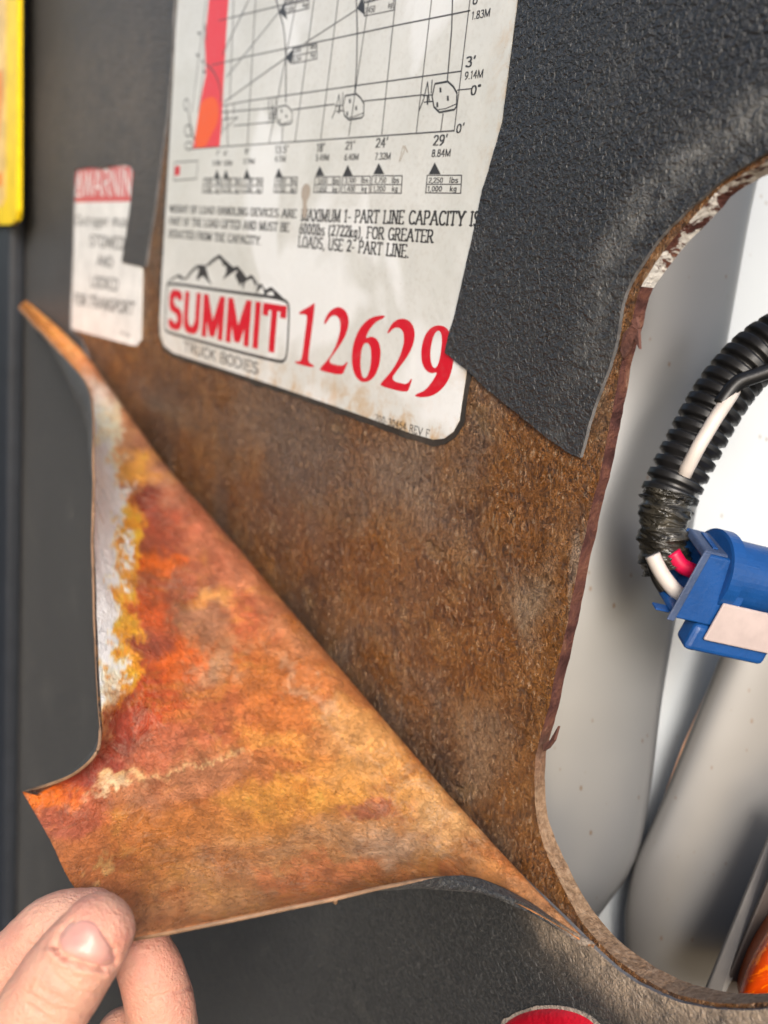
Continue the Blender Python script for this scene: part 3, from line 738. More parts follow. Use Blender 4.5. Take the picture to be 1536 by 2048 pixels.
# big number
Z3 = lambda L: [(300 + x / 2.327, 400 + y / 2.327) for x, y in L]
d1 = [(697, 523), (740, 500), (768, 481), (774, 481), (757, 620), (741, 738), (746, 758), (768, 768), (767, 782), (680, 761), (682, 750), (703, 752), (712, 736), (724, 640), (737, 548), (732, 532), (700, 533)]
d2 = [(812, 578), (830, 530), (860, 503), (890, 497), (920, 518), (933, 560), (925, 610), (900, 662), (862, 715), (832, 757), (890, 772), (910, 768), (920, 752), (927, 756), (912, 790), (900, 818), (794, 794), (797, 782), (840, 735), (868, 685), (887, 630), (893, 580), (885, 548), (865, 535), (845, 543), (824, 576)]
d6 = [(1100, 537), (1095, 550), (1060, 565), (1028, 600), (1006, 648), (1032, 634), (1058, 642), (1076, 672), (1081, 722), (1068, 790), (1042, 834), (1005, 851), (970, 836), (948, 790), (943, 720), (955, 655), (982, 595), (1020, 555), (1060, 539)]
d6i = [(1000, 670), (1016, 663), (1031, 680), (1036, 722), (1031, 780), (1016, 824), (1000, 832), (989, 810), (984, 760), (989, 700)]
d2b = [(1107, 622), (1130, 575), (1165, 552), (1202, 554), (1230, 580), (1240, 628), (1229, 682), (1200, 735), (1160, 787), (1124, 838), (1190, 858), (1208, 852), (1219, 832), (1227, 834), (1214, 870), (1204, 899), (1076, 866), (1080, 852), (1128, 800), (1163, 742), (1185, 680), (1189, 632), (1178, 602), (1155, 592), (1135, 600), (1118, 620)]
d9 = [(1238, 915), (1242, 904), (1285, 888), (1320, 845), (1346, 798), (1320, 809), (1290, 796), (1270, 757), (1267, 700), (1280, 640), (1305, 600), (1340, 582), (1380, 588), (1405, 620), (1421, 680), (1419, 760), (1400, 830), (1365, 882), (1320, 912), (1275, 919)]
d9i = [(1350, 605), (1330, 620), (1315, 670), (1309, 720), (1315, 765), (1330, 786), (1346, 770), (1358, 720), (1365, 660), (1362, 622)]
for dg, inn in ((d1, None), (d2, None), (d6, d6i), (d2b, None), (d9, d9i)):
    lo = [[xz(*p) for p in chaikin(Z3(dg), 2)]]
    if inn: lo.append([xz(*p) for p in chaikin(Z3(inn), 2)])
    tri = tessellate_polygon([[Vector((x, z, 0)) for x, z in l] for l in lo]); fl = [p for l in lo for p in l]
    i = Ink(); i.v = [(x, -IH, z) for x, z in fl]; i.f = [tuple(t) for t in tri]; done(i, 'red_digit', M_RED, chart)
# paragraph lettering
i = Ink(IH)
SB = (.135, .045)
text_on(i, 'WEIGHT OF LOAD HANDLING DEVICES ARE', (341, 424), (594, 436), (342, 411), (.18, .095), True, .19)
text_on(i, 'PART OF THE LOAD LIFTED AND MUST BE', (340, 449), (579, 464), (341, 435), (.18, .095), True, .19)
text_on(i, 'DEDUCTED FROM THE CAPACITY.', (339, 474), (524, 490), (340, 460), (.18, .095), True, .19)
done(i, 'lettering', M_INK, chart)
i = Ink(IH)
text_on(i, 'MAXIMUM 1- PART LINE CAPACITY IS', (605, 442), (960, 453), (606, 419), (.18, .095), True, .19)
text_on(i, '6000lbs (2722kg), FOR GREATER'.replace('2', '²'), (601, 468), (867, 486), (602, 447), (.18, .095), True, .19)
text_on(i, 'LOADS, USE ²- PART LINE.', (599, 494), (819, 516), (600, 472), (.18, .095), True, .19)
done(i, 'lettering', M_INK, chart)
# maker's logo
i = Ink(IH)
text_on(i, 'SUMMIT', (341, 652), (563, 702), (342, 583), (.21, .16), False, .22)
done(i, 'logo_lettering', M_RED, chart)
i = Ink(IH)
text_on(i, 'TRUCK BODIES', (370, 702), (517, 748), (371, 683), (.11, .11), False, .18)
done(i, 'logo_lettering', M_INK, chart)
fr = chaikin([(338, 565), (450, 582), (560, 596), (578, 604), (581, 620), (577, 705), (572, 722), (560, 724), (450, 696), (345, 667), (333, 662), (332, 650), (335, 575)], 2)
i = Ink(IH); pxline(i, [tuple(p) for p in fr] + [tuple(fr[0])], 6.0); done(i, 'logo_frame', M_INK, chart)
Z5 = lambda L: [(320 + x / 5.12, 480 + y / 5.12) for x, y in L]
i = Ink(IH)
pxline(i, Z5([(90, 432), (150, 385), (205, 357), (255, 395), (275, 405)]), 2.6)
pxline(i, Z5([(262, 408), (320, 330), (380, 265), (430, 262), (480, 268), (550, 200), (622, 155), (690, 225), (760, 290), (805, 272), (860, 340), (895, 395), (950, 362), (1000, 430), (1020, 465), (1052, 455), (1090, 520), (1150, 487), (1230, 560), (1300, 632)]), 2.8)
for q in ([(622, 155), (700, 230), (765, 290), (800, 275), (812, 300), (740, 345), (655, 405), (690, 330), (690, 270), (655, 262), (640, 210), (610, 190), (560, 225), (500, 272), (490, 258)],
          [(435, 255), (478, 275), (510, 400), (548, 465), (500, 425), (455, 370), (420, 385), (395, 425), (385, 385), (410, 320), (400, 285), (340, 330), (290, 400), (270, 405), (350, 300)],
          [(805, 272), (900, 400), (945, 362), (1000, 450), (970, 520), (985, 470), (950, 395), (905, 415), (878, 440), (862, 520), (850, 430), (838, 445), (832, 480), (780, 365), (800, 330)],
          [(1040, 455), (1085, 520), (1140, 495), (1170, 505), (1220, 560), (1300, 640), (1250, 625), (1200, 590), (1160, 590), (1180, 560), (1165, 525), (1130, 530), (1090, 570), (1065, 580), (1080, 540), (1055, 480), (1015, 520), (990, 560), (1000, 510), (1015, 465)],
          [(200, 355), (245, 395), (235, 415), (195, 378), (150, 400), (100, 435), (140, 395)]):
    pxpoly(i, Z5(q), 0)
done(i, 'logo_mountains', M_INK, chart)
# part number
i = Ink(IH); text_on(i, '700-30454 REV F', (752, 843), (860, 875), (753, 829), (.11, .11), False, .2); done(i, 'part_number', M_INK, chart)
# chart grid
i = Ink(IH)
LW = 2.3
pxline(i, [(385, 298), (650, 280), (911, 262)], LW)
pxline(i, [(446, 212), (500, 202), (719, 171), (925, 143)], LW)
pxline(i, [(426, 131), (500, 113), (660, 80), (797, 51), (943, 22)], LW)
pxline(i, [(440, 42), (500, 27), (558, 13), (640, -9)], LW)
for a, b in (((598, -10), (540, 288)), ((632, -10), (592, 285)), ((680, -10), (644, 277)), ((514, -10), (497, 290)), ((470, -10), (462, 200)), ((795, -10), (766, 269)), ((867, -10), (835, 268)), ((742, -10), (700, 272)), ((944, -10), (911, 263)), ((889, 228), (884, 264)), ((568, 255), (566, 287)), ((456, 220), (458, 292))):
    pxline(i, [a, b], LW)
pxline(i, [(455, 155), (560, 25)], LW + .4); pxline(i, [(447, 110), (500, 0)], LW); pxline(i, [(450, 205), (573, 117)], LW + .4); pxline(i, [(612, 87), (716, 20)], LW + .4); pxline(i, [(560, 25), (585, -10)], LW)
pxline(i, [(552, -10), (560, 20), (570, 60), (574, 117), (574, 205)], LW + .8, True)
pxline(i, [(715, -10), (717, 60), (716, 130), (712, 188)], LW + .8); pxline(i, [(908, -10), (906, 60), (901, 120), (897, 165)], LW + .8)
pxline(i, [(586, 220), (672, 209)], LW + .5); pxline(i, [(728, 203), (850, 190)], LW + .5); pxline(i, [(917, 181), (945, 178)], LW + .5)
for a, b in (((445, 225), (553, 216)), ((470, 252), (553, 244)), ((455, 213), (455, 240)), ((470, 210), (470, 228)), ((447, 240), (478, 235)), ((478, 235), (448, 262)), ((539, 196), (541, 238)), ((546, 196), (548, 236)), ((553, 194), (556, 236)), ((448, 238), (446, 270))):
    pxline(i, [a, b], LW)
done(i, 'chart_line', M_GREY, chart)
# crane heads
def head(cx_, cy_, k):
    i = Ink(IH)
    def q(L): return [(cx_ + x * k, cy_ + y * k) for x, y in L]
    pxline(i, q([(-18, -28), (10, -33), (22, -22), (30, -8), (29, 22), (24, 28), (-8, 34), (-20, 22), (-24, 0), (-18, -28)]), 5.0 * k)
    pxline(i, q([(-10, 28), (5, 26), (28, 16)]), 2.4 * k)
    for a, b in ((-6, -14), (10, 4), (-13, 18)): pxpoly(i, q([(a - 2, b - 6), (a + 2, b - 6), (a + 2.5, b + 5), (a - 2, b + 5)]))
    pxline(i, q([(-24, -36), (-26, -8)]), 2.6 * k); pxline(i, q([(-34, -32), (-42, 4), (-52, 30)]), 2.6 * k); pxline(i, q([(-34, -32), (-30, 10)]), 2.4 * k)
    pxline(i, q([(-44, -2), (-24, -4)]), 3 * k); pxline(i, q([(-42, 12), (-22, 10)]), 3 * k); pxline(i, q([(-34, 0), (-34, 16)]), 4 * k)
    done(i, 'crane_head_drawing', M_INK, chart)
head(889, 194, .92); head(707, 214, .78); head(569, 231, .60)
# triangles, value boxes
i = Ink(IH)
i2 = Ink(IH)
for cx_, yt, yb, hw, x0, x1, y1, y2 in ((872, 325, 349, 12, 855, 926, 351, 387), (760, 326, 349, 11, 745, 807, 352, 387), (698, 330, 352, 10, 686, 743, 353, 387), (642, 332, 352, 9, 631, 683, 354, 386),
                                    (560, 336, 354, 7, 551, 597, 355, 386), (496, 338, 356, 6.5, 487, 528, 357, 386), (454, 339, 357, 6, 447, 484, 357, 386), (436, 339, 357, 6, 408, 445, 357, 386)):
    i = Ink(IH); i2 = Ink(IH); pxpoly(i, [(cx_, yt), (cx_ + hw, yb), (cx_ - hw, yb)]); done(i, 'pointer_triangle', M_INK, chart)
    ym = (y1 + y2) / 2
    for a, b in (((x0 + 2, y1), (x1, y1)), ((x0, ym), (x1 - 1, ym)), ((x0 - 1, y2 - 1), (x1 - 2, y2)), ((x0 + 2, y1), (x0 - 1, y2)), ((x1, y1), (x1 - 2, y2))): pxline(i2, [a, b], LW)
    done(i2, 'value_box', M_GREY, chart)
for pts in ([(560, 25), (570, 8), (577, 40)], [(716, 18), (728, -8), (733, 32)], [(573, 115), (589, 98), (585, 130)]):
    i = Ink(IH); pxpoly(i, pts); done(i, 'pointer_triangle', M_INK, chart)
for x0, y0, x1, y1, dd in ((571, -4, 620, -16, 33), (731, -22, 790, -34, 55), (588, 98, 636, 88, 30)):
    i2 = Ink(IH)
    for k in (0, .5, 1): pxline(i2, [(x0, y0 + dd * k), (x1, y1 + dd * k)], LW)
    pxline(i2, [(x0, y0), (x0, y0 + dd)], LW); pxline(i2, [(x1, y1), (x1, y1 + dd)], LW); done(i2, 'value_box', M_GREY, chart)
i = Ink(IH); NB_ = (.15, .11)
def tx(s_, x, y, x1, y1, h_): text_on(i, s_, (x, y), (x1, y1), (x + 1, y - h_), NB_, False, .16)
tx("29'", 869, 292, 896, 290, 20); tx('8.84M', 866, 314, 903, 313, 14); tx("24'", 754, 296, 777, 294, 18); tx('7.32M', 752, 320, 783, 319, 13); tx("21'", 693, 300, 711, 299, 16); tx('6.40M', 691, 321, 719, 320, 12)
tx("18'", 636, 304, 651, 303, 16); tx('5.49M', 634, 322, 660, 321, 12); tx("13.5'", 553, 307, 578, 306, 14); tx('4.11M', 552, 324, 573, 324, 12); tx("9'", 492, 309, 500, 309, 11); tx('2.74M', 489, 328, 511, 328, 10)
tx("7'", 434, 311, 441, 311, 9); tx("6'", 450, 311, 457, 311, 9); tx('2.13M', 427, 331, 443, 331, 9); tx('1.83M', 448, 331, 466, 331, 9)
tx("3'", 934, 135, 952, 133, 20); tx('9.14M', 932, 160, 968, 155, 15); tx("0o", 944, 191, 962, 188, 18); tx("0'", 915, 267, 930, 264, 17); tx('1.83M', 946, 40, 982, 33, 15); tx("6'", 948, 10, 962, 7, 20)
for x, a, b, lx, y in ((857, '2,250', '1,000', 918, 366), (748, '2,750', '1,200', 800, 366), (689, '3,100', '1,400', 738, 366), (634, '3,650', '1,650', 679, 367), (553, '4,850', '2,150', 594, 367), (489, '7,100', '3,200', 525, 368), (449, '9,100', '4,150', 481, 368), (410, '9,650', '4,400', 442, 368)):
    k = (lx - x) / 62
    tx(a, x + 3, y, x + 31 * k, y, 10); tx(b, x + 1, y + 17, x + 29 * k, y + 17, 10); tx('lbs', lx - 17 * k, y, lx, y, 11); tx('kg', lx - 16 * k, y + 17, lx - 3, y + 17, 11)
tx('5,600', 573, 9, 590, 5, 9); tx('2,500', 573, 26, 590, 22, 9); tx('kg', 608, 15, 617, 13, 9); tx('1,450', 733, 28, 752, 24, 12); tx('3,250', 733, 7, 752, 3, 10); tx('kg', 779, 17, 787, 14, 11)
tx('5,050', 589, 107, 604, 104, 8); tx('2,250', 589, 125, 604, 121, 8); tx('lbs', 623, 99, 634, 97, 9); tx('kg', 624, 115, 632, 113, 9)
done(i, 'chart_number', M_INK, chart)
# red working zone
i = Ink(IH - .00003)
pxpoly(i, [(427, -40), (462, -40), (455, 60), (449, 170), (446, 240), (441, 295), (388, 298), (398, 235), (404, 195), (414, 150), (412, 80), (420, 0)])
done(i, 'red_zone', M_ZONE, chart)
i = Ink(IH - .00001)
pxpoly(i, [(404, 200), (436, 190), (441, 240), (425, 270), (412, 297), (390, 297), (398, 235)], 2); done(i, 'orange_zone', M_ORANGE, chart)
i = Ink(IH)
pxline(i, [(415, 0), (402, 100), (386, 225)], 2); pxline(i, [(412, 50), (408, 150), (398, 225)], 2); pxline(i, [(413, 48), (415, 80)], 2)
pxline(i, [(414, 128), (432, 148), (443, 180), (444, 205)], 2.4, True)
for c_ in ((375, 210, 5, 12), (379, 262, 8, 12), (380, 292, 8, 8)): pxline(i, [(c_[0] + c_[2] * math.cos(a / 8 * 6.283), c_[1] + c_[3] * math.sin(a / 8 * 6.283)) for a in range(9)], 2)
pxline(i, [(380, 225), (384, 262), (391, 280)], 3.5)
for a in ((399, 68), (396, 112), (407, 125), (409, 145)): pxpoly(i, [(a[0] - 3, a[1] - 3), (a[0] + 4, a[1] - 4), (a[0] + 3, a[1] + 4)])
pxline(i, [(351, 325), (398, 322), (395, 358), (349, 361), (351, 325)], LW)
done(i, 'crane_drawing', M_GREY, chart)
i = Ink(IH); pxpoly(i, [(352, 333), (362, 332), (361, 351), (351, 352)]); done(i, 'red_swatch', M_RED, chart)
# grime marks rubbed into the decal
M_GRIME = plain('brown grime', (.40, .34, .28), .6)
i = Ink(IH + .00004)
pxpoly(i, [(607, 372), (617, 366), (624, 375), (622, 392), (615, 405), (617, 425), (612, 440), (606, 430), (609, 405), (604, 392)], 2)
done(i, 'grime_smear', M_GRIME, chart)
i = Ink(IH + .00004); pxline(i, [(803, 322), (812, 300), (809, 292), (801, 324)], 2.2); pxline(i, [(812, 292), (818, 305)], 2)
done(i, 'grime_smear', M_GRIME, chart)

# ------------------------------------------------------------------ warning label
wl = empty('warning_label', P(210, 690, 0), 'small white warning label with red header, half covered by black vinyl', 'label')
wd_ = [(152, 325), (272, 320), (283, 330), (286, 560), (283, 680), (275, 692), (262, 690), (150, 660), (138, 652), (135, 640), (146, 340)]
slab('backing', [[xz(*p) for p in wd_]], .00005, DH, [M_WHITE], wl)
i = Ink(IH - .00003); pxpoly(i, [(148, 335), (275, 333), (272, 403), (147, 405)]); done(i, 'red_header', M_PINK, wl)
i = Ink(IH); text_on(i, '!WARNING', (153, 391), (283, 391), (155, 344), (.10, .10), False, .14); done(i, 'white_lettering', M_WHITE, wl)
i = Ink(IH)
text_on(i, 'Outrigger must'.replace('O', 'O'), (154, 450), (262, 453), (155, 430), (.10, .09), False, .16)
text_on(i, 'STOWED', (182, 492), (250, 499), (183, 470), (.12, .10), False, .16)
text_on(i, 'AND', (196, 531), (226, 535), (196, 511), (.12, .10), False, .16)
text_on(i, 'LOCKED', (183, 573), (237, 582), (184, 551), (.12, .10), False, .16)
text_on(i, 'FOR TRANSPORT', (150, 608), (270, 630), (151, 587), (.13, .11), False, .16)
text_on(i, '700-305', (240, 668), (262, 675), (240, 661), (.10, .09), False, .16)
done(i, 'lettering', M_INK, wl)

# ------------------------------------------------------------------ yellow framed sign, red reflector
M_YEL = plain('yellow enamel', (.90, .62, .002), .4); M_CREAM = plain('cream enamel with orange print', (.80, .52, .16), .4, 0, 0, 300, .3)
ys = empty('yellow_sign', P(20, 440, 0), 'yellow framed sign with orange and cream face at the upper left', 'sign')
slab('border', [[xz(*p, .022) for p in [(-260, -120), (34, -120), (34, 420), (31, 440), (22, 449), (-260, 449)]]], .018, .022, [M_YEL], ys)
slab('face', [[xz(*p, .0224) for p in [(-240, -110), (13, -110), (11, 395), (4, 414), (-240, 405)]]], .0221, .0224, [M_CREAM], ys)
i = Ink(.0225)
pr = lambda x, y: P(x, y, .0225)
for q in ([(-40, 150), (4, 140), (6, 180), (-5, 300), (-40, 330)], [(-40, 350), (5, 345), (4, 372), (-40, 380)]):
    o_ = len(i.v); i.v += [tuple(pr(*p)) for p in q]; i.f.append(tuple(range(o_, o_ + len(q))))
done(i, 'orange_print', plain('orange print', (.85, .28, .01), .4), ys)
rf = empty('red_reflector', P(1100, 2080, 0), 'red oval reflector set in the frayed black vinyl at the bottom edge', 'reflector')
def oval(cx_, cy_, rx, ry, n=48): return [(cx_ + rx * math.cos(2 * math.pi * k / n), cy_ + ry * math.sin(2 * math.pi * k / n)) for k in range(n)]
M_REDP = plain('red plastic lens', (.50, .005, .02), .35, 0, .0004, 500, .3); M_FUZZ = plain('frayed grey edge', (.30, .25, .21), .9, 0, .0015, 500, .5)
ov = oval(1100, 2078, 104, 62)
slab('frayed_edge', [[xz(*(np.array(p) + np.array([4, 3]) * noise.noise(Vector((p[0] * .09, p[1] * .09, 0)))), .002) for p in oval(1100, 2078, 109, 68, 90)]], .0016, .0022, [M_FUZZ], rf)
vs = []; fs = []; rings = 8
for r_ in range(rings + 1):
    f = 1 - r_ / rings
    for p in ov: q = P(1100 + (p[0] - 1100) * f, 2078 + (p[1] - 2078) * f, .0020); vs.append((q.x, -(.0020 + .0035 * math.sqrt(max(0, 1 - f * f))), q.z))
for r_ in range(rings):
    for k in range(48): fs.append((r_ * 48 + k, r_ * 48 + (k + 1) % 48, (r_ + 1) * 48 + (k + 1) % 48, (r_ + 1) * 48 + k))
fix_normals(mesh('lens', vs, fs, M_REDP, rf, smooth=True))

# ------------------------------------------------------------------ body post at far left
M_POST = plain('dark blue grey paint', (.026, .030, .038), .45)
pa = [(-500, 470), (28, 470), (52, 1300), (60, 2100), (-500, 2400)]
post = empty('body_post', P(0, 1900, 0), 'dark blue grey body post at the far left edge behind the hand', 'post')
a = P(20, 480, .012); b = P(48, 1500, .012)
xp = (a.x + b.x) / 2 - .02
o = fix_normals(mesh('post_face', [(x, y, z) for z in (.45, 2.3) for x, y in ((xp, -.002), (xp, -.016), (xp - .5, -.016), (xp - .5, -.002))], [(0, 1, 2, 3), (4, 5, 6, 7), (0, 1, 5, 4), (1, 2, 6, 5), (2, 3, 7, 6), (3, 0, 4, 7)], M_POST, post)); bevel(o, .004, 3)

# ------------------------------------------------------------------ metal inside the opening
M_SH1 = mat_shell('grey steel shell', (.155, .157, .16), (.20, .198, .195), .34, .15)
M_SH2 = mat_shell('brownish steel shell', (.14, .135, .13), (.18, .175, .17), .36, .15)
M_WHT = mat_shell('white painted metal', (.46, .50, .53), (.40, .43, .46), .4, 0, (.30, .27, .25))
def shell(name, rowsL, rowsR, dedge, dmid, mat, label, cat, n=40, skew=.5):
    ys_ = np.linspace(rowsL[0][1], rowsL[-1][1], 60); vs = []; fs = []
    xl = np.interp(ys_, [p[1] for p in rowsL], [p[0] for p in rowsL]); xr = np.interp(ys_, [p[1] for p in rowsR], [p[0] for p in rowsR])
    k_ = np.array([1, 2, 3, 2, 1]) / 9.
    def sm(a): return np.convolve(np.pad(a, 2, mode='edge'), k_, mode='valid')
    xl = sm(xl); xr = sm(xr)
    for y, a, b in zip(ys_, xl, xr):
        for k in range(n + 1):
            u = k / n; th = math.pi * u; x = (a + b) / 2 - (b - a) / 2 * math.cos(th); d = dedge - (dedge - dmid) * max(0, math.sin(th)) ** .6
            vs.append(PD(x, y, d))
    for r_ in range(59):
        for k in range(n): q = r_ * (n + 1) + k; fs.append((q, q + 1, q + n + 2, q + n + 1))
    o = mesh(name, vs, fs, mat, None, smooth=True); md = o.modifiers.new('solid', 'SOLIDIFY'); md.thickness = .002; md.offset = 0
    return tag(o, label, cat)
shell('metal_tube', [(1230, 150), (1180, 500), (1060, 1000), (980, 1500), (960, 1750), (1020, 1860)], [(1560, 150), (1495, 430), (1430, 800), (1345, 1250), (1318, 1405), (1300, 1564), (1274, 1714), (1235, 1780), (1165, 1860)], .443, .424, M_SH1,
      'tall light grey metal tube seen along the left side of the opening', 'tube')
shell('metal_housing', [(1475, 1240), (1450, 1300), (1397, 1432), (1344, 1564), (1300, 1665), (1276, 1715), (1262, 1765), (1252, 1830), (1254, 1916), (1280, 2150)], [(2000, 1240), (1900, 1600), (1750, 2150)], .441, .428, M_SH2,
      'brownish grey metal housing at the lower right inside the opening', 'housing')
# pale trim strip along the housing and dark plate behind it
def prism(name, pts, d, th, mat, parent=None, label=None, bev=0):
    """closed outline at its own depth, extruded by th away from the viewer"""
    A = [PD(x, y, d if not isinstance(d, (list, tuple)) else d[k]) for k, (x, y) in enumerate(pts)]; f = Vector(c2w(np.array([.3, 0, 1.]))).normalized()
    B = [p + f * th for p in A]; n = len(A)
    fs = [tuple(range(n)), tuple(range(2 * n - 1, n - 1, -1))] + [(k, (k + 1) % n, n + (k + 1) % n, n + k) for k in range(n)]
    o = fix_normals(mesh(name, A + B, fs, mat, parent, label=label))
    if bev: bevel(o, bev)
    return o
tag(prism('trim_strip', [(1560, 1620), (1600, 1690), (1436, 2020), (1395, 2020)], [.402, .399, .380, .384], .004, plain('pale worn metal', (.17, .155, .14), .6, 0), bev=.001), 'pale metal trim strip slanting across the housing inside the opening', 'trim')
tag(prism('white_back_sheet', [(1100, 100), (1900, 100), (1900, 2300), (1000, 2300)], [.50, .50, .4435, .4435], .003, M_WHT), 'bright white painted sheet behind the tube and connector', 'sheet')
tag(prism('yellow_strap', [(1526, 1040), (1600, 1000), (1600, 1110), (1523, 1085)], .50, .006, plain('yellow webbing', (.80, .50, .12), .6)), 'short tan yellow strap showing at the right edge behind the connector', 'strap')
tag(prism('orange_fringe', [(1448, 1300), (1462, 1300), (1376, 1500), (1300, 1672), (1290, 1690), (1366, 1490)], [.4400, .4400, .4400, .4400, .4400, .4400], .0005, plain('orange fringe colour', (.80, .46, .26), .5)), 'thin pale orange fringe of reflected light, set as a strip down the bright gap beside the housing', 'stripe')  # reflected orange fringe, made as a coloured strip
tag(prism('dark_infill', [(1720, 1560), (1570, 1680), (1440, 1990), (1430, 2040), (1720, 2060)], .384, .004, plain('dark brown metal', (.060, .045, .038), .5, .2), bev=.001), 'dark brown plate covering the gap between the pale trim strip and the amber lamp', 'infill')  # dark plate covering the gap between strip and lamp
# amber lamp
am = empty('amber_marker_lamp', PD(1510, 1960, .36), 'glossy orange marker lamp lens in the lower right of the opening', 'lamp')
mA = NT('amber lens'); cA = mA.mix(mA.ramp(mA.noise(90, 5, .6, 3), [(.42, 0), (.50, 1)]), (.85, .16, .002), (.55, .05, .002)); mA.b.inputs['Coat Weight'].default_value = .7; mA.out(cA, .2)
bz = catmull([(1478, 1995), (1482, 1975), (1500, 1925), (1530, 1872), (1560, 1838), (1640, 1800), (1680, 1990)], 3)
vs = []; fs = []; n_ = len(bz); cA_ = np.array([1580, 1935.])
for r_ in range(7):
    f = 1 - (r_ / 6) * .9
    for p in bz: q = cA_ + (np.array(p) - cA_) * f; vs.append(PD(q[0], q[1], .372 - .012 * math.sqrt(max(0, 1 - f * f))))
for r_ in range(6):
    for k in range(n_): fs.append((r_ * n_ + k, r_ * n_ + (k + 1) % n_, (r_ + 1) * n_ + (k + 1) % n_, (r_ + 1) * n_ + k))
fs.append(tuple(6 * n_ + k for k in range(n_)))
o = fix_normals(mesh('lens', vs, fs, mA.m, am, smooth=True))
prism('lamp_base', [tuple(p) for p in bz], .3722, .012, plain('dark orange lamp body', (.30, .05, .004), .4), am)

# ------------------------------------------------------------------ wiring harness
hn = empty('wiring_harness', PD(1390, 1150, .37), 'black corrugated wiring conduit taped to a blue electrical connector in the opening', 'wiring')
path = catmull([(1640, 640), (1585, 665), (1520, 705), (1462, 765), (1418, 832), (1382, 900), (1352, 960), (1332, 1010)], 60)
P3 = [PD(p[0], p[1], .375) for p in path]
# resample evenly and add rings
cum = [0]
for a, b in zip(P3[:-1], P3[1:]): cum.append(cum[-1] + (b - a).length)
Ltot = cum[-1]; pitch = .0053; ns = int(Ltot / pitch * 12)
cp = []; rr = []
for k in range(ns + 1):
    d_ = Ltot * k / ns; j = min(len(cum) - 2, int(np.searchsorted(cum, d_, side='right') - 1)); t = (d_ - cum[j]) / (cum[j + 1] - cum[j])
    cp.append(P3[j].lerp(P3[j + 1], t)); ph = (d_ / pitch) % 1
    rr.append(.0089 + .0023 * (1 if .18 < ph < .72 else (0 if (ph < .08 or ph > .82) else .5)))
v_, f_ = tube(cp, rr, 40); o = mesh('corrugated_conduit', v_, f_, M_BLK, hn, smooth=True)
v_, f_ = tube([PD(p[0], p[1], .3645) for p in catmull([(1560, 735), (1510, 752), (1472, 768), (1440, 810)], 6)], .0030, 14); mesh('black_wire', v_, f_, M_BLK, hn, smooth=True)
M_WIRE = plain('white wire insulation', (.62, .56, .52), .45)
v_, f_ = tube([PD(p[0], p[1], dd) for (p, dd) in zip([(1476, 765), (1462, 790), (1430, 838), (1400, 888), (1375, 935), (1357, 975)], [.372, .3645, .3625, .3625, .3640, .373])], .0027, 16); mesh('white_wire', v_, f_, M_WIRE, hn, smooth=True)
v_, f_ = tube([PD(p[0], p[1], dd) for (p, dd) in zip(catmull([(1305, 1110), (1318, 1138), (1336, 1165), (1358, 1188), (1380, 1200)], 4), [.362] * 20)], .0029, 16); mesh('white_wire', v_, f_, M_WIRE, hn, smooth=True)
v_, f_ = tube([PD(p[0], p[1], .364) for p in catmull([(1345, 1105), (1362, 1130), (1385, 1142), (1400, 1150)], 4)], .0030, 16); mesh('red_wire', v_, f_, plain('red wire insulation', (.62, .005, .06), .4), hn, smooth=True)
v_, f_ = tube([PD(p[0], p[1], .366) for p in catmull([(1300, 1120), (1312, 1160), (1335, 1190), (1365, 1205)], 4)], .0016, 12); mesh('black_wire', v_, f_, M_BLK, hn, smooth=True)
# tape wrap: creased sleeve
mt = NT('black electrical tape'); tn = mt.noise(130, 3, .5, 1.2, mt.co(scale=(.6, .6, 2.4))); mt.out(mt.mix(mt.ramp(tn, [(.4, 0), (.7, 1)]), (.012, .011, .009), (.05, .045, .035)), .24, mt.bump(tn, .004, .8))
tp = [PD(p[0], p[1], .372) for p in catmull([(1338, 985), (1332, 1010), (1327, 1050), (1326, 1090), (1331, 1120), (1336, 1134)], 10)]
rt = [.0094 + .0006 * math.sin(k * .55) + .0004 * math.sin(k * 1.7) for k in range(len(tp))]; rt[0] = .0098
v_, f_ = tube(tp, rt, 40)
v_ = [p + (p - tp[min(len(tp) - 1, q // 40)]).normalized() * (.0006 * noise.noise(p * 160) + .0008 * noise.noise(Vector((p.x * 60, p.y * 60, p.z * 260)))) for q, p in enumerate(v_)]
mesh('tape_wrap', v_, f_, mt.m, hn, smooth=True)
# connector
M_BLUE = plain('blue plastic', (.007, .060, .22), .38, 0, .0002, 500, .2); M_BLUED = plain('dusty blue plastic', (.045, .07, .14), .5, 0, .0003, 400, .3)
def frame(o, u, v, w_): return PD(*o), PD(*u) - PD(*o), PD(*v) - PD(*o), PD(*w_) - PD(*o)
O0, U0, V0, W0 = frame((1414, 1108, .350), (1530, 1136, .356), (1344, 1234, .352), (1380, 1062, .366))
def box(name, u0, u1, v0, v1, w0, w1, mat, bev=.0008, parent=hn, label=None):
    vs = [O0 + U0 * u + V0 * v + W0 * w_ for u in (u0, u1) for v in (v0, v1) for w_ in (w0, w1)]
    o = fix_normals(mesh(name, vs, [(0, 1, 3, 2), (4, 5, 7, 6), (0, 1, 5, 4), (2, 3, 7, 6), (0, 2, 6, 4), (1, 3, 7, 5)], mat, parent, label=label)); bevel(o, bev, 3); return o
cn = bpy.data.objects.new('connector', None); COL.objects.link(cn); cn.parent = hn; cn.empty_display_size = .01
hoff = hn.matrix_world.translation.copy()
cn.location = O0 - hoff; bpy.context.view_layer.update()
def cbox(name, *a, **k): return box(name, *a, parent=cn, **k)
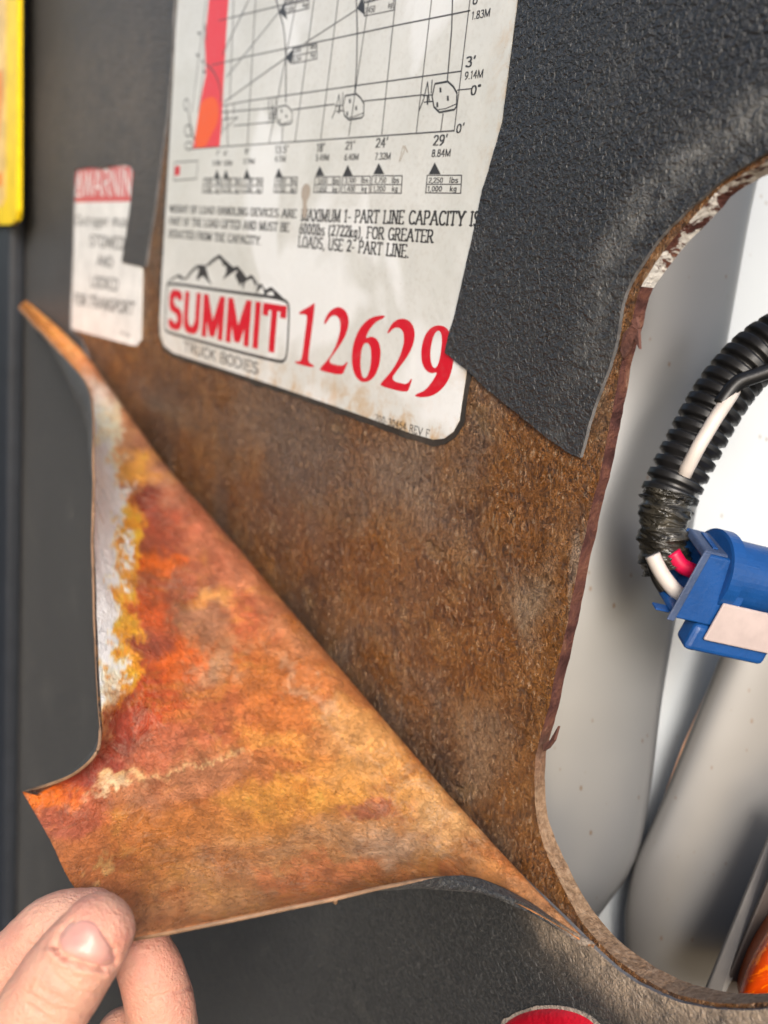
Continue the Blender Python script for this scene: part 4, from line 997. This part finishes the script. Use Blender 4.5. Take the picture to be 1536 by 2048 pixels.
# hollow open mouth: four walls
cbox('housing_wall', -.02, .95, 0, 1.0, -.03, .10, M_BLUE)
cbox('housing_wall', .0, .95, -.02, .10, .102, 1.1, M_BLUED)
cbox('housing_wall', .0, .95, .90, 1.0, .102, 1.1, M_BLUE)
cbox('housing_wall', .0, .95, .0, 1.0, 1.102, 1.18, M_BLUE)
cbox('seal_block', .25, .95, .11, .89, .11, 1.09, M_BLUE)
cbox('mouth_collar', -.09, .035, -.03, 1.03, -.08, -.032, M_BLUED)
for k in range(3): cbox('grip_rib', .16 + .22 * k, .25 + .22 * k, -.045, -.022, .25, .95, M_BLUE, .0004)
cbox('latch_block', .42, 1.8, 1.01, 1.42, -.06, .5, M_BLUE, .002)
cbox('paper_tag', .60, 1.9, .60, 1.18, -.16, -.085, plain('pinkish white tag', (.42, .34, .32), .6, 0, .0001), .0006, label='blank pinkish white tag')
cbox('latch_arm', -.22, .02, .99, 1.02, .2, .45, M_BLUE, .0004)
Uw = U0.normalized()
c0 = O0 + V0 * .42 + W0 * .7
v_, f_ = tube([c0 + Uw * d_ for d_ in (.0115, .0118, .017, .0172, .05)], [.0150, .0162, .0162, .0138, .0138], 48)
mesh('round_socket', v_, f_, M_BLUE, cn)

# ------------------------------------------------------------------ hand holding the flap
def hand_mesh():
    bm = bmesh.new()
    def blob(pts, n=14):
        P3_ = [PD(x, y, d) for x, y, d, r in pts]; R_ = [r for *_, r in pts]
        q = [np.array([*p, r]) for p, r in zip(P3_, R_)]
        q = catmull(q, 6)
        # rounded ends through shrinking rings
        cs = [Vector(a[:3]) for a in q]; rs = [float(a[3]) for a in q]
        t0 = (cs[-1] - cs[-2]).normalized(); r_ = rs[-1]
        for k in range(1, 7): a = k / 6 * math.pi / 2; cs.append(Vector(q[-1][:3]) + t0 * r_ * math.sin(a)); rs.append(max(1e-4, r_ * math.cos(a)))
        v_, f_ = tube(cs, rs, 28)
        vv = [bm.verts.new(p) for p in v_]
        for f in f_:
            try: bm.faces.new([vv[k] for k in f])
            except Exception: pass
    # thumb, in front of the sheet
    blob([(-120, 2330, .300, .016), (-20, 2180, .288, .0145), (60, 2060, .279, .0133), (108, 1985, .2755, .0128), (150, 1925, .2750, .0122), (186, 1878, .2765, .0112), (196, 1862, .2770, .0106)])
    # index finger behind the sheet
    blob([(-420, 2230, .345, .014), (-160, 2050, .330, .0125), (20, 1940, .318, .0120), (110, 1858, .3155, .0112), (180, 1836, .3170, .0098)])
    # middle finger, curled, right
    blob([(120, 2420, .345, .013), (300, 2230, .330, .0122), (322, 2100, .318, .0120), (320, 2010, .3135, .0112), (298, 1935, .3130, .0104), (290, 1910, .3135, .0096)])
    # ring finger tucked below
    blob([(60, 2460, .35, .013), (200, 2260, .338, .012), (245, 2130, .330, .011), (250, 2075, .328, .0100)])
    # little finger
    blob([(0, 2560, .355, .012), (120, 2400, .348, .0105), (170, 2300, .342, .0095), (180, 2260, .34, .0085)])
    # palm and wrist
    blob([(-700, 2900, .40, .030), (-500, 2750, .37, .030), (-330, 2560, .35, .031), (-150, 2420, .335, .028), (0, 2400, .335, .022)])
    blob([(-520, 2750, .37, .024), (-420, 2400, .34, .024), (-300, 2330, .335, .018)])
    me = bpy.data.meshes.new('tmp'); bm.to_mesh(me); bm.free()
    o = bpy.data.objects.new('tmp', me); COL.objects.link(o)
    m = o.modifiers.new('r', 'REMESH'); m.mode = 'VOXEL'; m.voxel_size = .00075; m.use_smooth_shade = True
    m2 = o.modifiers.new('s', 'SMOOTH'); m2.factor = .6; m2.iterations = 9
    dg = bpy.context.evaluated_depsgraph_get(); ev = o.evaluated_get(dg); out = bpy.data.meshes.new_from_object(ev)
    bpy.data.objects.remove(o)
    return out
hm = hand_mesh()
# sculpt: nail bed, cuticle and creases
def sculpt(me):
    n = len(me.vertices); co = np.empty(n * 3); me.vertices.foreach_get('co', co); co = co.reshape(-1, 3)
    no = np.empty(n * 3); me.vertices.foreach_get('normal', no); no = no.reshape(-1, 3)
    pp = co - CAM; c_ = np.stack([pp[:, 0] * _R[k] - pp[:, 1] * _N[k] - pp[:, 2] * _D[k] for k in range(3)], 1)
    x = 768 + FPX * c_[:, 0] / c_[:, 2]; y = 1024 + FPX * c_[:, 1] / c_[:, 2]
    near = (c_[:, 2] < .279) & ((no @ (CAM - co.mean(0)) > -9))
    face = np.einsum('ij,ij->i', no, CAM - co) > 0
    d = np.zeros(n)
    def seg(ax, ay, bx, by, wd_, amt):
        dx, dy = bx - ax, by - ay; t = np.clip(((x - ax) * dx + (y - ay) * dy) / (dx * dx + dy * dy), 0, 1)
        q = np.hypot(x - ax - dx * t, y - ay - dy * t); return amt * np.exp(-(q / wd_) ** 2)
    m = near & face
    for (a, b, c2, e, wd_, amt) in ((108, 1892, 128, 1915, 5, -.0009), (128, 1915, 165, 1925, 5, -.0008), (165, 1925, 205, 1938, 5, -.0009), (205, 1938, 232, 1925, 5, -.0008), (232, 1925, 228, 1905, 4, -.0009), (108, 1892, 122, 1862, 4, -.0008), (122, 1862, 145, 1840, 4, -.0006), (206, 1866, 228, 1900, 4, -.0006),
                                    (100, 1905, 130, 1930, 8, .0005), (150, 1940, 215, 1950, 8, .0005), (60, 1990, 120, 2030, 6, -.0003), (75, 1975, 140, 2010, 6, -.00025), (50, 2010, 110, 2048, 7, -.0003), (110, 1960, 160, 1985, 4, -.0002), (150, 1985, 215, 1990, 4, -.0002), (120, 2020, 200, 2035, 4, -.00022), (100, 1940, 130, 1965, 4, -.0002), (225, 1960, 245, 1990, 4, -.0002)):
        d += np.where(m, seg(a, b, c2, e, wd_, amt * (1.3 if amt < -.0004 else 1.8)), 0)
    far = (c_[:, 2] > .285) & face
    for (a, b, c2, e, wd_, amt) in ((300, 2000, 395, 1970, 5, -.0006), (60, 1845, 100, 1920, 6, -.0003)):
        d += np.where(far, seg(a, b, c2, e, wd_, amt), 0)
    for k in range(n):
        if c_[k, 2] < .36: d[k] += .00035 * noise.noise(Vector(co[k]) * 130) + .00012 * noise.noise(Vector(co[k]) * 420)
    co += no * d[:, None]; me.vertices.foreach_set('co', co.reshape(-1)); me.update()
    return co
sculpt(hm)
hm.materials.append(M_SKIN)
hand = empty('hand', PD(40, 2040, .31), 'bare hand pinching the peeled vinyl corner between thumb and fingers', 'hand')
ho = bpy.data.objects.new('skin', hm); COL.objects.link(ho); ho.parent = hand
off = hand.matrix_world.translation
hm.transform(Matrix.Translation(-off)); hm.polygons.foreach_set('use_smooth', [True] * len(hm.polygons))
# thumbnail: curved plate lying on the thumb
from mathutils.bvhtree import BVHTree
bv = BVHTree.FromObject(ho, bpy.context.evaluated_depsgraph_get())
NO = catmull([(116, 1890), (122, 1866), (140, 1846), (170, 1838), (192, 1846), (206, 1868), (224, 1895), (231, 1912), (226, 1928), (208, 1934), (176, 1926), (148, 1916), (126, 1904)], 4, True)
vs = []; fs = []; cN = np.array([170, 1885.]); nn_ = len(NO)
for r_ in range(10):
    f = 1 - r_ / 9 * .97
    for p in NO:
        q = cN + (np.array(p) - cN) * f; d_ = Vector(c2w(ray(*q))).normalized()
        hit = bv.ray_cast(Vector(CAM) - off, d_)
        base_ = hit[0] + off if hit[0] else PD(q[0], q[1], .266)
        lift = -.0003 if r_ == 0 else (.00025 + .0006 * min(1, (1 - f) * 2))
        vs.append(base_ - d_ * lift)
for r_ in range(9):
    for k in range(nn_): fs.append((r_ * nn_ + k, r_ * nn_ + (k + 1) % nn_, (r_ + 1) * nn_ + (k + 1) % nn_, (r_ + 1) * nn_ + k))
fs.append(tuple(9 * nn_ + k for k in range(nn_)))
mn = NT('fingernail'); cN_ = mn.mix(mn.ramp(mn.noise(60, 3), [(.4, 0), (.6, 1)]), (.60, .33, .26), (.55, .26, .22)); mn.b.inputs['Coat Weight'].default_value = .12; mn.b.inputs['Subsurface Weight'].default_value = .2; mn.b.inputs['Subsurface Scale'].default_value = .002
mn.out(cN_, .42)
fix_normals(mesh('thumbnail', vs, fs, mn.m, hand, smooth=True))


# ------------------------------------------------------------------ small torn bits
nib = [PD(x, y, d) for x, y, d in ((640, 1797, .372), (655, 1793, .370), (664, 1791, .367), (672, 1797, .366), (671, 1805, .366), (664, 1803, .368))]
v_, f_ = tube(nib, [.0004, .0010, .0014, .0012, .0009, .0003], 8); mesh('torn_curl', v_, f_, M_FEDGE, vleft, smooth=True)
M_FLK = plain('rust flake', (.09, .035, .024), .8, 0, .001, 400, .5)
for pts, lift in (([(1246, 668), (1262, 650), (1276, 660), (1278, 698), (1268, 678), (1256, 700), (1246, 716), (1240, 700)], .0022), ([(1086, 1488), (1100, 1480), (1116, 1452), (1108, 1480), (1096, 1496), (1086, 1502)], .0016),
                  ([(1262, 640), (1272, 634), (1276, 655), (1268, 662)], .0012)):
    P_ = [P(x, y, lift * (.4 + .6 * noise.noise(Vector((x * .2, y * .2, 1))) ** 2 * 4)) for x, y in pts]
    B_ = [p + Vector((.0003, .0009, 0)) for p in P_]; n = len(P_)
    fix_normals(mesh('rust_flake', P_ + B_, [tuple(range(n)), tuple(range(2 * n - 1, n - 1, -1))] + [(k, (k + 1) % n, n + (k + 1) % n, n + k) for k in range(n)], M_FLK, panel))
